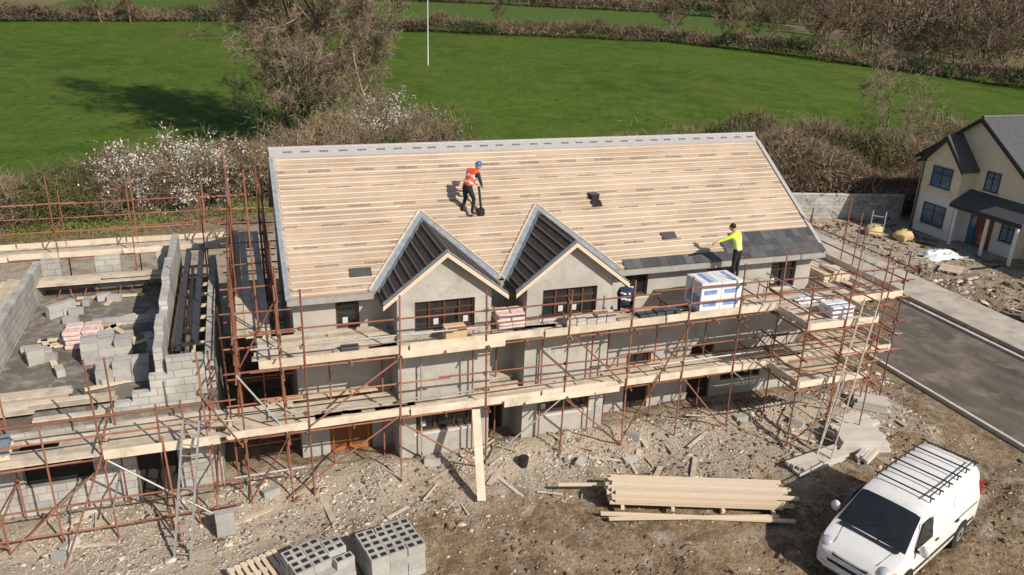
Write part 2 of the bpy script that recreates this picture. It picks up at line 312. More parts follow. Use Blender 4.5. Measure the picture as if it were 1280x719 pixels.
def groundmat():
    m=bpy.data.materials.new("ground");m.use_nodes=True;nt=m.node_tree;L=nt.links;b=nt.nodes["Principled BSDF"];b.inputs["Roughness"].default_value=.95;b.inputs["Specular IOR Level"].default_value=.1
    tc=node(nt,"ShaderNodeTexCoord").outputs["Object"]
    def noise(s,d=6,sc3=None,ro=.5):
        n=node(nt,"ShaderNodeTexNoise");n.inputs["Scale"].default_value=s;n.inputs["Detail"].default_value=d;n.inputs["Roughness"].default_value=ro
        if sc3:
            mp=node(nt,"ShaderNodeMapping");mp.inputs["Scale"].default_value=sc3;L.new(tc,mp.inputs[0]);L.new(mp.outputs[0],n.inputs["Vector"])
        else:L.new(tc,n.inputs["Vector"])
        return n.outputs[0]
    def mix(f,a,bb):
        n=node(nt,"ShaderNodeMixRGB")
        for i,x in enumerate((f,a,bb)):
            if isinstance(x,tuple):n.inputs[i].default_value=(*x,1)
            elif isinstance(x,(int,float)):n.inputs[i].default_value=x
            else:L.new(x,n.inputs[i])
        return n.outputs[0]
    def mr(x,a,bb,c=0,d=1):
        n=node(nt,"ShaderNodeMapRange");L.new(x,n.inputs[0]);
        for i,q in enumerate((a,bb,c,d)):n.inputs[i+1].default_value=q
        return n.outputs[0]
    def att(nm):
        n=node(nt,"ShaderNodeAttribute");n.attribute_name=nm;return n.outputs["Fac"]
    mud=mix(mr(noise(.55,9,ro=.6),.35,.65),(.115,.076,.044),(.27,.19,.115))
    mud=mix(mr(noise(4,9,ro=.65),.42,.68),mud,(.36,.275,.18))
    mud=mix(mr(noise(14,4),.55,.7,0,.7),mud,(.075,.05,.03))
    rub=att("rub")
    def stones(scale,thr,seed):
        vo=node(nt,"ShaderNodeTexVoronoi");vo.inputs["Scale"].default_value=scale;vo.inputs["Randomness"].default_value=1;L.new(tc,vo.inputs["Vector"])
        s2=node(nt,"ShaderNodeSeparateColor");L.new(vo.outputs["Color"],s2.inputs[0])
        a=mr(vo.outputs["Distance"],thr,thr-.08);return mathn(nt,'MULTIPLY',a,mathn(nt,'GREATER_THAN',s2.outputs[0],.45)),s2.outputs[1]
    gate=mr(mathn(nt,'ADD',noise(1.3,8,ro=.6),mathn(nt,'MULTIPLY',rub,.3)),.52,.72)
    sandy=mix(noise(9,6),(.34,.275,.205),(.56,.49,.40))
    mud=mix(mathn(nt,'MULTIPLY',gate,.8),mud,sandy)
    hh=None
    for sc_,th_ in((11,.36),(24,.38),(5,.25)):
        st,cv=stones(sc_,th_,0);stc=mix(cv,(.28,.23,.18),(.66,.60,.52))
        mud=mix(mathn(nt,'MULTIPLY',st,mathn(nt,'ADD',mathn(nt,'MULTIPLY',gate,.75),.12)),mud,stc)
        hh=st if hh is None else mathn(nt,'MAXIMUM',hh,st)
    gr=mix(mr(noise(.05,4),.35,.65),(.052,.098,.010),(.080,.138,.016))
    gr=mix(mr(noise(.35,9,ro=.65),.42,.66),gr,(.108,.155,.026))
    gr=mix(mr(noise(1.5,9,ro=.7),.5,.66,0,.8),gr,(.028,.058,.006))
    gr=mix(mr(noise(.16,6,(1,.35,1)),.5,.75,0,.5),gr,(.125,.14,.033))
    v2=node(nt,"ShaderNodeTexVoronoi");v2.inputs["Scale"].default_value=.009;L.new(tc,v2.inputs["Vector"])
    sp=node(nt,"ShaderNodeSeparateColor");L.new(v2.outputs["Color"],sp.inputs[0])
    farc=mix(mr(sp.outputs[0],.45,.5),(.085,.13,.03),(.19,.155,.09));farc=mix(mr(sp.outputs[1],.6,.62),farc,(.12,.10,.065))
    farc=mix(att("hill_haze"),farc,(.17,.20,.25))  # bluish aerial haze painted into the ground colour, stronger with distance
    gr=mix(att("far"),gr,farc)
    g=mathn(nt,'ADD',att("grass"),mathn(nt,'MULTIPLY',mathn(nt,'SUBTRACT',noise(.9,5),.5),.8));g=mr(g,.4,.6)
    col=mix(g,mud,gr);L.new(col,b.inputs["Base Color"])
    bp=node(nt,"ShaderNodeBump");bp.inputs["Strength"].default_value=.9;bp.inputs["Distance"].default_value=.07
    L.new(mathn(nt,'ADD',noise(7,10,ro=.65),mathn(nt,'MULTIPLY',hh,.35)),bp.inputs["Height"]);L.new(bp.outputs[0],b.inputs["Normal"])
    return m
M['ground']=groundmat()
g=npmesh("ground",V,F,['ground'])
def vatt(name,val):
    a=g.data.attributes.new(name,'FLOAT','POINT');a.data.foreach_set("value",val.ravel().astype(np.float32))
R=np.hypot(X,Y)
vatt("grass",sstep(Y-hedge_y(X),-4,1))
def rubmask(x,y):
    return np.clip(np.exp(-((y+1.6)/1.6)**2)*(x<20)*(x>-9)+.35*sstep(x,31,33)*(y<22)*(y>-5)*(x<42)+.8*np.exp(-((x-13.5)**2/9+(y+3.2)**2/1.8))+.6*(y>10)*(y<24)+.7*(x<1)*(y<0)*(y>-6),0,1)
vatt("rub",rubmask(X,Y))
far=sstep(Y+np.maximum(0,X-60)*.9,132,140);vatt("far",far);vatt("hill_haze",sstep(R,450,1100)*.85)
g.data.polygons.foreach_set("use_smooth",[True]*len(g.data.polygons))
cub=np.array([(x,y,z) for z in(-1,1) for x,y in((-1,-1),(1,-1),(1,1),(-1,1))],float)*.5
cf=np.array([(4,5,6),(4,6,7),(0,1,5),(0,5,4),(1,2,6),(1,6,5),(2,3,7),(2,7,6),(3,0,4),(3,4,7)])
def rocks(name,px,py,size,m,flat=.5,parent=None):
    n=len(px);B=np.repeat(cub[None],n,0)+rng.normal(0,.17,(n,8,3));B*=(1-.35*rng.random((n,8,1)))
    B*=np.stack([1+.5*rng.random(n),.6+.5*rng.random(n),flat*(.5+.8*rng.random(n))],1)[:,None,:]*size[:,None,None]*1.6
    a=rng.random(n)*6.28;c,s=np.cos(a)[:,None],np.sin(a)[:,None]
    t=rng.normal(0,.4,(n,1));ct,st_=np.cos(t),np.sin(t);yy=B[:,:,1]*ct-B[:,:,2]*st_;zz=B[:,:,1]*st_+B[:,:,2]*ct
    x=B[:,:,0]*c-yy*s;y=B[:,:,0]*s+yy*c
    P=np.stack([x+px[:,None],y+py[:,None],zz+(hz(px,py)+size*.12)[:,None]],-1).reshape(-1,3)
    F=(np.arange(n)[:,None,None]*8+cf[None]).reshape(-1,3)
    return npmesh(name,P,F,[m],rnd=np.repeat(rng.random(n),10),parent=parent)
def samp(n,x0,x1,y0,y1,fn):
    x=rng.uniform(x0,x1,n*8);y=rng.uniform(y0,y1,n*8);k=rng.random(n*8)<fn(x,y);x=x[k][:n];y=y[k][:n];return x,y
ok=lambda x,y:~((x>-7.9)&(x<17.4)&(y>-.3))&~((x>21.4)&(x<30.8))
x,y=samp(19000,-9,21,-12,2,lambda x,y:ok(x,y)*(rubmask(x,y)*(.05+np.clip(vnoise(x,y,1.1,8)*vnoise(x,y,.5,88)-.14,0,1)*2.2)+.015))
rocks("rubble",x,y,np.minimum(.011+rng.exponential(.013,len(x))+.045*(rng.random(len(x))>.98),.15),'rock')
x,y=samp(9000,-9,21.3,-12,0,lambda x,y:ok(x,y)*(.12+.9*(vnoise(x,y,1.7,18)>.55)))
rocks("earth_clods",x,y,np.minimum(.012+rng.exponential(.016,len(x)),.11),'clod')
x,y=samp(1000,31,40,-6,24,lambda x,y:.1+.9*(vnoise(x,y,2,8)>.6))
k=~((x>37)&(y>5)&(y<17));rocks("rubble",x[k],y[k],np.minimum(.02+rng.exponential(.025,k.sum()),.18),'rock')
x,y=samp(1500,17.6,33,-1,24,lambda x,y:ok(x,y)*1.)
rocks("rubble",x,y,np.minimum(.02+rng.exponential(.03,len(x)),.2),'rock')
x,y=samp(1500,30.8,40,-6,22,lambda x,y:.1+.9*(vnoise(x,y,2.4,28)>.5))
k=~((x>37)&(y>5)&(y<17));rocks("earth_clods",x[k],y[k],np.minimum(.03+rng.exponential(.05,k.sum()),.25),'clod')
# ------------------------------------------------------------------ road
mb=MB();mb.box(21.9,-60,-.12,27.5,14.5,0.012,0);mb.build("road",['asph'])
mb=MB();y=-60
while y<15:
    mb.box(21.76,y,-.15,21.89,y+.905,.09,0);y+=.915
mb.build("kerb",['kerb'],bevel=.01)
mb=MB();y=-60
while y<15:
    mb.box(27.51,y,-.15,27.66,y+.905,.12,0);y+=.915
mb.build("kerb",['kerb'],bevel=.01)
mb=MB();y=-60
while y<20:
    mb.box(28.2,y,-.1,30.75,y+2.98,.10+U(-.004,.004),0);y+=3
mb.build("pavement",['conc'])
# ------------------------------------------------------------------ MAIN HOUSE
SL=3.04/4.79
def rz(y):return 5.2+SL*y
W=17.35
house=empty("terraced_house")
bays=[(4.13,1.33),(7.85,1.33)]
mb=MB()
fh=[(1.3,1.95,4.0,4.9),(.95,2.2,0,2.05),(10.2,11.,4.1,4.85),(14.2,15.8,.6,1.7),(10.5,11.4,0,2.05),(12.9,13.8,0,2.05),(5.6,6.3,0,2.05),(13.1,14.2,3.9,4.8),(15.6,16.6,3.9,4.8)]
wallx(mb,.15,W-.15,0,5.25,.4,.65,fh)
wallx(mb,.15,W-.15,0,5.25,8.9,9.15,[])
for xa in(.15,W-.4):
    mb.box(xa,.65,0,xa+.25,8.9,5.25,0,.5)
    mb.prism([(xa,.4,5.25),(xa,9.15,5.25),(xa,4.79,8.05)],(.25,0,0),0,.5)
for c,h in bays:
    holes=[(c-.85,c+.85,4.2,5.08),(c-.85,c+.85,1.0,1.95)]
    wallx(mb,c-h,c+h,0,5.25,-.75,-.5,holes)
    mb.box(c-h,-.5,0,c-h+.22,.4,5.25,0,.5);mb.box(c+h-.22,-.5,0,c+h,.4,5.25,0,.5)
    mb.prism([(c-h,-.75,5.25),(c+h,-.75,5.25),(c+h,-.75,5.38),(c,-.75,6.40),(c-h,-.75,5.38)],(0,.25,0),0,.5)
mb.build("walls",['render'],house)
mb=MB()
for c,h in bays:
    window(mb,c-.85,c+.85,4.2,5.08,-.72,4);window(mb,c-.85,c+.85,1.0,1.95,-.72,3)
for h in[fh[0],fh[2],fh[3],fh[7],fh[8]]:window(mb,h[0],h[1],h[2],h[3],.43,2 if h[1]-h[0]>.9 else 1,h[1]-h[0]>.9)
mb.build("windows",['frame','glass','sill'],house)
mb=MB()
for i in(1,4,5,6):
    h=fh[i];m_=0 if i==1 else 1
    mb.box(h[0],.5,0,h[1],.55,2.05,m_)
    if m_==0:
        for a in(h[0]+.1,h[0]+.65):
            mb.box(a,.485,.15,a+.45,.499,1.0,2);mb.box(a,.485,1.1,a+.45,.499,1.95,2)
    mb.box(h[0],.45,0,h[0]+.06,.499,2.05,2);mb.box(h[1]-.06,.45,0,h[1],.499,2.05,2)
mb.build("doors",['door','dark','doorb'],house)
mb=MB();mb.box(.4,.65,2.5,W-.4,8.9,2.6);mb.box(.4,.65,-.05,W-.4,8.9,.01);mb.build("floors",['slab'],house)
mb=MB();th=.10
mb.prism([(0,0,5.2),(W,0,5.2),(W,4.79,8.24),(0,4.79,8.24)],(0,0,-th),0,.5)
mb.prism([(0,4.79,8.24),(W,4.79,8.24),(W,9.58,5.2),(0,9.58,5.2)],(0,0,-th),0,.5)
mb.build("roof_membrane",['memb'],house)
YT=2.13;ZT=rz(YT)
def bw(y):
    return 1.72*(1-y/YT)+.24 if y<YT+.05 else (0.22*(YT+.27-y)/.22 if y<YT+.27 else 0)
mb=MB();n=25
for i in range(n):
    y=.06+i*(4.35-.06)/(n-1)
    iv=[(0.16,W-.16)]
    w=bw(y)
    if w>0:
        for c,_ in bays:
            nv=[]
            for a,b in iv:
                if a<c-w and b>c+w:nv+=[(a,c-w),(c+w,b)]
                elif a<c-w:nv.append((a,min(b,c-w)))
                elif b>c+w:nv.append((max(a,c+w),b))
            iv=nv
    for a,b in iv:
        x=a
        while x<b-.02:
            e=min(b,x+U(3,4.8));q=U(-.006,.006)
            mb.beam((x,y+q,rz(y)+.018),(e-.008,y+q+U(-.012,.012),rz(y)+.018),.046,.034,0,up=(0,-SL,1));x=e
for i in range(n):
    y=9.5-i*(4.35-.06)/(n-1);z=8.24-SL*(y-4.79);mb.beam((.16,y,z+.016),(W-.16,y,z+.016),.046,.028,0,up=(0,SL,1))
mb.build("battens",['batten'],house)
mb=MB()
def onroof(mb,pts,lift,thk,m,r=None):mb.prism([(p[0],p[1],rz(p[1])+lift) for p in pts],(0,0,-thk),m,r)
onroof(mb,[(0,4.45),(W,4.45),(W,4.79),(0,4.79)],.035,.03,0,.5)
for i in range(30):
    x=.4+i*.57+U(-.04,.04)
    for q in range(4):onroof(mb,[(x+q*.07,4.59),(x+q*.07+.045,4.59),(x+q*.07+.045,4.65),(x+q*.07,4.65)],.039,.003,2)
onroof(mb,[(-.03,-.04),(.10,-.04),(.10,4.44),(-.03,4.44)],.05,.045,1,.9)
onroof(mb,[(W-.11,-.04),(W+.03,-.04),(W+.03,4.44),(W-.11,4.44)],.05,.045,0,.9)
mb.cyl((-.02,4.79,8.25),(W+.02,4.79,8.25),.06,0,8)
mb.build("ridge_and_verge",['ridge','valley','steel'],house)
mbs=MB();mbb=MB();mbv=MB();SB=(ZT-5.2)/1.72
for c,_ in bays:
    for sg in(-1,1):
        f=lambda d,y,l=0:(c+sg*d,y,ZT-SB*d+l)
        pts=[f(0,-.98),f(0,YT),f(1.72,0),f(1.72,-.98)]
        mbs.prism(pts,(0,0,-.09),0,.5)
        d=.09
        while d<1.68:
            yb=(1-d/1.72)*YT-.14
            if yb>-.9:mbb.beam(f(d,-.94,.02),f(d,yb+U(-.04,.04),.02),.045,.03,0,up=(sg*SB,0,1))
            d+=.215
        mbv.prism([f(0,YT,.04),f(1.72,0,.04),f(1.72,-.16,.04),f(0,YT-.19,.04)],(0,0,-.035),0,.3)
        onroof(mbv,[(c,YT),(c+sg*1.72,0.0),(c+sg*1.94,0.0),(c,YT+.25)] ,.05,.045,0,.8)
        mbv.beam((c,YT+.25,rz(YT+.25)+.06),(c+sg*1.95,0,rz(0)+.06),.045,.045,1)
        mbv.prism([f(0,-.99,.035),f(0,-.88,.035),f(1.74,-.88,.035),f(1.74,-.99,.035)],(0,0,-.03),0,.5)
        mbv.prism([f(0,-1.0,-.02),f(1.75,-1.0,-.02),f(1.75,-1.0,-.15),f(0,-1.0,-.15)],(0,-.025,0),2,.5)
        mbv.prism([f(0.1,-.76,-.10),f(1.7,-.76,-.10),f(1.7,-.96,-.10),f(0.1,-.96,-.10)],(0,0,-.02),2,.3)
        mbv.box(c+sg*1.70,-.98,5.02,c+sg*1.735,-.02,5.17,3)
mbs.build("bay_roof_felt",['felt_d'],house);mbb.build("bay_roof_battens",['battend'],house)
mbv.build("valleys_and_bargeboards",['valley','toe','timber','frame'],house)
mb=MB()
for a,b in[(0,2.3),(5.95,6.05),(9.65,W)]:
    mb.box(a,-.03,5.0,b,0.0,5.165,0);mb.box(a,.002,4.99,b,.39,5.02,1)
mb.build("fascia",['galv','dark'],house)
mb=MB()
def course(x0,x1,y0,k):
    x=x0+(.15 if k%2 else 0)
    while x<x1-.05:
        e=min(x+.3,x1);q=U(0,.006);mb.prism([(x,y0-.02,rz(y0-.02)+.065+q),(e-.008,y0-.02,rz(y0-.02)+.065+q),(e-.008,y0+.30,rz(y0+.30)+.05),(x,y0+.30,rz(y0+.3)+.05)],(0,0,-.009),0);x=e
course(9.95,W,-.03,0)
for k,(a) in enumerate((13.5,13.6,13.9)):course(a,W-.1,.17+.2*k,k+1)
mb.build("slates",['slate'],house)
mb=MB()
for(x,y,w,l,yaw)in[(2.05,.55,.6,.25,.05),(11.9,.95,.5,.22,.1)]:
    onroof(mb,[(x-w/2,y-l/2),(x+w/2,y-l/2+yaw*.1),(x+w/2,y+l/2),(x-w/2,y+l/2)],.06,.02,0)
mb.build("loose_slates",['slate'],house)
mb=MB()
x,y=9.9,2.5
mb.box(x-.13,y-.14,rz(y)-.05,x+.13,y+.14,rz(y)+.13,0);mb.box(x-.15,y-.17,rz(y)+.13,x+.15,y+.17,rz(y)+.15,1);onroof(mb,[(x-.17,y-.36),(x+.17,y-.36),(x+.17,y-.15),(x-.17,y-.15)],.06,.02,0)
mb.build("roof_vent",['black','steel'],house)
# ------------------------------------------------------------------ SCAFFOLD
def deck(mb,x0,x1,y0,y1,z,along='x',m=0,skip=.03):
    a0,a1,b0,b1=(x0,x1,y0,y1) if along=='x' else (y0,y1,x0,x1)
    b=b0
    while b<b1-.1:
        a=a0+U(-.22,.08)
        while a<a1-.2:
            L_=random.choice((3.9,3.9,2.4,3.0));e=min(a+L_,a1+U(-.1,.3));
            if random.random()>skip:
                zz=z+U(-.006,.015);dz=U(-.006,.012);w=.215;sh=U(-.012,.012)
                if along=='x':mb.beam((a,b+w/2+sh,zz),(e-.01,b+w/2-sh,zz+dz),w,.038,m)
                else:mb.beam((b+w/2+sh,a,zz),(b+w/2-sh,e-.01,zz+dz),w,.038,m)
            a=e
        b+=.226
def tube(mb,p,q,gal=.12,r=.025):
    mb.cyl(p,q,r,1 if random.random()<gal else 0,6)
def coupler(mb,p):mb.rbox(p,(.085,.085,.085),U(0,1.5),2)
def lrun(mb,x0,x1,y,z,axis='x'):
    a=x0-U(.1,.5)
    while a<x1:
        e=min(a+U(4.5,6.3),x1+U(.1,.6))
        if axis=='x':tube(mb,(a,y+U(-.03,.03),z+U(-.04,.04)),(e,y+U(-.03,.03),z+U(-.06,.06)))
        else:tube(mb,(y+U(-.03,.03),a,z+U(-.04,.04)),(y+U(-.03,.03),e,z+U(-.05,.05)))
        a=e-U(.2,.5)
def toe(mb,p,q,m=0,h=.2):
    p=Vector(p);q=Vector(q);L_=(q-p).length;n=max(1,round(L_/3.5))
    for i in range(n):
        a=p.lerp(q,i/n);b=p.lerp(q,(i+1)/n-.004);o=Vector((0,0,U(-.02,.03)));mb.beam(a+o+Vector((0,0,.1)),b+o+Vector((0,0,.1+U(-.03,.03))),.038,h,m)
scaf=empty("scaffolding")
T=MB();B=MB();E=MB()
ZU,ZLw=4.05,2.15
S=[.2,2.65,5.05,7.45,9.45,11.3,13.1,14.5,17.2,19.2];top=[6.1,5.7,5.6,5.4,5.5,5.45,5.7,5.9,6.6,5.6]
yo=-1.66
for s,t_ in zip(S,top):
    tube(T,(s+U(-.08,.08),yo+U(-.05,.03),float(hz(s,yo))-.05),(s+U(-.08,.08),yo,t_),.05)
    for z in(ZLw-.08,ZLw+.5,ZLw+1.,ZU-.08,ZU+.5,ZU+1.):coupler(T,(s,yo,z))
    for z in(ZLw-.05,ZU-.05):tube(T,(s+.06,yo-U(.15,.5),z),(s+.06,.35 if not any(abs(s-c)<h+.1 for c,h in bays) else -.8,z+U(-.03,.03)))
for s in(1.4,3.9,6.2,8.4,10.3,12.2,15.8):
    for z in(ZLw-.05,ZU-.05):tube(T,(s,yo-U(.1,.3),z),(s,-.85,z))
for s in[1.0,2.45,5.85,9.5,11.2,13,15,17]:
    yi=-.15;tube(T,(s,yi,0),(s+U(-.05,.05),yi,ZU+U(.0,.1)),.1)
for s in[3.4,4.9,7.,8.6]:tube(T,(s,-.92,0.1),(s,-.92,ZU+.1))
for z in(ZLw-.08,ZLw+.52,ZLw+1.,ZU-.08,ZU+.52,ZU+1.0):lrun(T,-.6,19.2,yo+.05,z)
for z in(ZLw-.08,ZU-.08):lrun(T,9.3,17,-.2,z);lrun(T,2.7,9,-.95,z)
for(a,b,z0,z1)in[(.3,2.6,2.3,3.9),(5.1,7.4,.3,2.1),(7.5,9.4,2.,.2),(9.4,11.3,.3,3.9),(13.1,17.,3.9,.4),(-.4,2.6,.2,2.2),(17.3,19.1,.3,3.9),(7.6,9.3,4.,2.3),(2.7,5.0,2.0,.1),(11.4,13.,2.1,.2)]:
    tube(T,(a,yo-.06,z0),(b,yo-.06,z1))
for z in(ZU,ZLw):
    deck(B,-.85,17.2,-1.6,-.93,z,skip=.02)
    deck(B,-.85,2.6,-.9,.25,z,skip=.12 if z==ZLw else .0)
    deck(B,5.6,6.35,-.9,.25,z);deck(B,9.25,17.2,-.9,-.45,z,skip=.05)
for i in range(26):
    x=U(-.5,16);z=random.choice((ZU,ZLw))+.045;y=U(-1.45,-1.0);B.rbox((x,y,z),(U(.9,2.4),.2,.036),U(-.12,.12),0)
toe(E,(-.85,yo+.03,ZU+.02),(14.4,yo+.03,ZU+.02),h=.22);toe(E,(-.85,yo+.03,ZLw),(14.4,yo+.03,ZLw),h=.22)
toe(E,(2.7,yo-.01,ZU-.12),(5.6,yo-.01,ZU-.12));toe(E,(5.6,yo-.07,ZLw-.1),(9.2,yo-.07,ZLw-.1))
for z in(ZU,ZLw):
    deck(B,14.5,16.9,-3.1,-1.75,z,skip=0);toe(E,(14.45,-3.15,z),(16.95,-3.15,z));toe(E,(14.42,-3.15,z),(14.42,-1.7,z));toe(E,(16.97,-3.1,z),(16.97,-1.7,z))
    deck(B,17.35,19.2,-1.6,5.5,z,along='y',skip=.03);toe(E,(17.2,-1.68,z),(19.25,-1.68,z));toe(E,(19.3,-1.6,z),(19.3,5.5,z))
for(x,y)in[(14.35,-3.2),(15.7,-3.2),(17.05,-3.2)]:
    tube(T,(x,y,0),(x+U(-.05,.05),y,5.5+U(-.3,.4)),0)
for(x,y)in[(19.3,.8),(19.3,3.2),(19.3,5.6),(17.4,1.0),(17.4,3.2),(17.4,5.6),(18.4,-1.7),(19.9,2.)]:
    tube(T,(x,y,0),(x+U(-.05,.05),y,5.6+U(-.2,.9)),0)
for z in(ZLw-.08,ZLw+.55,ZLw+1.,ZU-.08,ZU+.55,ZU+1):
    lrun(T,14.3,17,-3.2,z);lrun(T,-3.2,-1.6,14.35,z,'y');lrun(T,-3.2,-1.6,17.05,z,'y');lrun(T,-1.6,5.6,19.35,z,'y')
    if z<ZU:lrun(T,-1.,5.6,17.42,z,'y')
for y in(-1.6,.8,3.2,5.6):
    for z in(ZLw-.05,ZU-.05):tube(T,(17.2,y,z),(19.7,y,z))
for(p,q)in[((19.35,-1.6,.2),(19.35,.8,2.1)),((19.35,.8,2.2),(19.35,3.2,4.)),((14.3,-3.25,.2),(17,-3.25,2.1)),((17,-3.25,2.2),(14.4,-3.25,4.))]:tube(T,p,q)
for y in(-1.66,-.2,1.6,3.6,5.8,8.,10.):
    for x in(-1.35,-.3):
        tube(T,(x+U(-.05,.05),y,0),(x+U(-.1,.1),y+U(-.05,.05),U(5.6,6.6) if y<2 else U(6.2,7.4)),.03)
        for z in(2.1,4.,5.):coupler(T,(x,y,z))
    for z in(1.0,2.1,3.1,4.,5.0):tube(T,(-1.7,y+.05,z),(.1,y+.05,z+U(-.03,.03)),.05)
tube(T,(-.75,.6,2),(-.8,.5,8.6),0);tube(T,(-1.6,-1.0,0),(-1.7,-1.0,5.6),0)
for z in(2.05,3.05,3.95,4.5,5.,5.9):
    lrun(T,-1.7,10,-1.4,z,'y');lrun(T,-1.7,10,-.28,z,'y')
for(p,q)in[((-1.4,-1.7,.2),(-.3,-1.7,2.)),((-.3,-1.7,2.2),(-1.4,-1.7,4.)),((-1.42,-.2,.3),(-1.42,1.6,2.1)),((-1.4,1.6,2.),(-1.4,3.6,4.)),((-1.3,-1.7,4.2),(-.4,-1.7,5.8))]:tube(T,p,q)
deck(B,-1.35,-.45,.4,10,ZU,along='y',skip=.1);deck(B,-1.75,-.2,-1.6,-.2,ZLw+.1,skip=.15)
toe(E,(-1.42,.4,ZU),(-1.42,10,ZU));toe(E,(-1.8,-1.72,ZLw+.1),(-.1,-1.72,ZLw+.1))
T.build("tubes",['rust','galv','coup'],scaf,smooth=True,angle=60);B.build("boards",['board'],scaf);E.build("toe_boards",['toe'],scaf)
# ------------------------------------------------------------------ LEFT UNFINISHED HOUSE
lh=empty("unfinished_block_house")
mb=MB()
X0,X1=-7.9,-2.0
wallx(mb,X0,X1,0,2.5,-.5,-.28,[(-6.7,-5.1,.9,2.1),(-4.1,-3.1,0,2.1)])
wallx(mb,X0,X1,0,2.5,9.3,9.52,[])
mb.box(X0,-.28,0,X0+.22,9.3,2.5,0);mb.box(X1-.22,-.28,0,X1,9.3,2.5,0)
mb.box(-3.4,-.28,0,-3.18,9.3,2.5,0)
mb.box(X0,-.28,2.6,X0+.22,9.3,3.72,0)
for k,(xa,hh)in enumerate([(-4.45,.225),(-4.0,.45),(-3.55,.9),(-3.1,1.35),(-2.65,1.35)]):
    mb.box(xa,-.2,2.6,xa+.45,.02,2.6+hh,0)
for y0,y1,z in[(.02,.9,4.17),(.9,1.8,4.4),(1.8,2.7,4.17),(2.7,4.2,4.4),(4.2,6.,4.62),(6.,9.3,4.4)]:mb.box(-3.4,y0,2.6,-3.18,y1,z,0)
mb.box(X1-.22,.5,2.6,X1,9.3,3.5,0)
wallx(mb,X0+.22,-3.4,2.6,3.72,9.3,9.52,[(-7.1,-6.0,2.9,3.72),(-5.2,-4.0,2.9,3.72)])
mb.box(-5.7,5.6,2.6,-3.4,5.72,2.85,0)
mb.build("walls",['block'],lh)
mb=MB();mb.box(X0+.0,-.5,2.5,X1,9.52,2.6);mb.build("floor_slab",['slab'],lh)
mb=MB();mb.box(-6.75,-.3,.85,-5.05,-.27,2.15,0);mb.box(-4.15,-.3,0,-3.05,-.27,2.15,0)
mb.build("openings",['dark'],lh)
mb=MB()
for i,x in enumerate((-2.9,-2.45)):
    z=3.7+.12*i;mb.box(x,.8,z,x+.04,9.1,z+.16,0);mb.box(x-.06,.8,z+.163,x+.10,9.1,z+.18,0);mb.box(x-.06,.8,z-.02,x+.10,9.1,z-.003,0)
mb.build("steel_beams",['steel'],lh)
mb=MB()
for i in range(7):
    x=U(-3.1,-2.3);mb.beam((x,U(.5,3),3.5),(x+U(-.1,.1),U(4,9),3.52),.1,.05,0)
for i in range(9):mb.beam((-3.15,.8+i*.95,3.42),(-2.24,.8+i*.95,3.42),.06,.1,0)
for i in range(18):
    x=U(-7,-4.2);y=U(1,8.5);mb.rbox((x,y,2.65),(U(.6,2.4),.17,.04),U(0,3.1),0)
mb.build("loose_timber",['timber'],lh)
sf2=empty("scaffolding");T=MB();B=MB();E=MB()
Z2=2.45
for s,t_ in[(-9.2,4.2),(-6.85,4.6),(-4.5,5.0),(-2.15,4.9)]:
    tube(T,(s,-2.05,0),(s-U(0,.1),-2.05,t_),0);tube(T,(s+.1,-.75,0),(s+.1,-.75,t_-.6),0)
    for z in(1.2,Z2-.05,3.):
        tube(T,(s+.05,-2.5,z),(s+.05,-.5,z));coupler(T,(s,-2.05,z))
for s in(-8,-5.7,-3.3,-2.6):tube(T,(s,-2.05,0),(s+U(-.2,.2),-2.1,U(3.2,4.2)),0)
for z in(.5,1.25,Z2-.08,3.0,3.5):lrun(T,-9.5,-2,-2.05,z)
for(p,q)in[((-6.8,-2.1,.2),(-4.5,-2.1,2.3)),((-4.5,-2.1,2.4),(-2.2,-2.1,.3)),((-9,-2.1,2.3),(-6.8,-2.1,.3)),((-2.3,-2.1,3.9),(-1.4,-2.1,2.2)),((-5.6,-2.8,0),(-4.5,-2.1,2.6)),((-3.0,-2.9,0),(-3.2,-2.1,2.8))]:tube(T,p,q)
deck(B,-9.4,-4.6,-2.0,-.75,Z2,skip=.06);deck(B,-4.5,-1.9,-2.0,-.55,Z2+.06,skip=.0)
deck(B,-8.7,-4.6,-.5,.6,Z2+.3,skip=.1);deck(B,-7.6,-5.6,.7,1.3,Z2+.25,skip=.2)
toe(E,(-4.5,-2.12,Z2-.02),(-1.9,-2.12,Z2-.02),h=.24);toe(E,(-9.4,-2.12,Z2-.05),(-6.9,-2.12,Z2-.05))
for x in(-14.5,-12.,-9.6,-7.2,-4.8,-2.4):
    for y in(9.85,11.2):tube(T,(x,y,0),(x+U(-.1,.1),y,U(5.6,6.7)),0)
    for z in(3.6,4.7):tube(T,(x+.05,9.6,z),(x+.05,11.5,z))
for z in(3.55,4.2,4.7,5.2):lrun(T,-16,-1.2,11.2,z);
lrun(T,-16,-1.2,9.85,3.55);lrun(T,-16,-1.2,9.85,4.6)
deck(B,-16,-1.5,9.9,11.15,3.6,skip=.02);toe(E,(-16,9.85,3.6),(-1.5,9.85,3.6));toe(E,(-16,11.2,3.6),(-1.5,11.2,3.6))
deck(B,-8,-3.6,8.2,9.0,3.15,skip=.1)
for x in(-9.8,):
    for y in(-.5,2,4.5,7):tube(T,(x,y,0),(x,y,5))
lrun(T,-2,10,-9.8,3.6,'y');lrun(T,-2,10,-9.8,4.6,'y');deck(B,-9.6,-8.3,-.5,9.8,2.9,along='y')
for x in(-6.9,-6.1,-5.0,-4.2):
    for dx in(-.25,.25):tube(T,(x+dx,8.3,2.6),(x+dx*.3,8.6,3.12),0,.015);tube(T,(x+dx,8.9,2.6),(x+dx*.3,8.6,3.12),0,.015)
T.build("tubes",['rust','galv','coup'],sf2,smooth=True,angle=60);B.build("boards",['board'],sf2);E.build("toe_boards",['toe'],sf2)
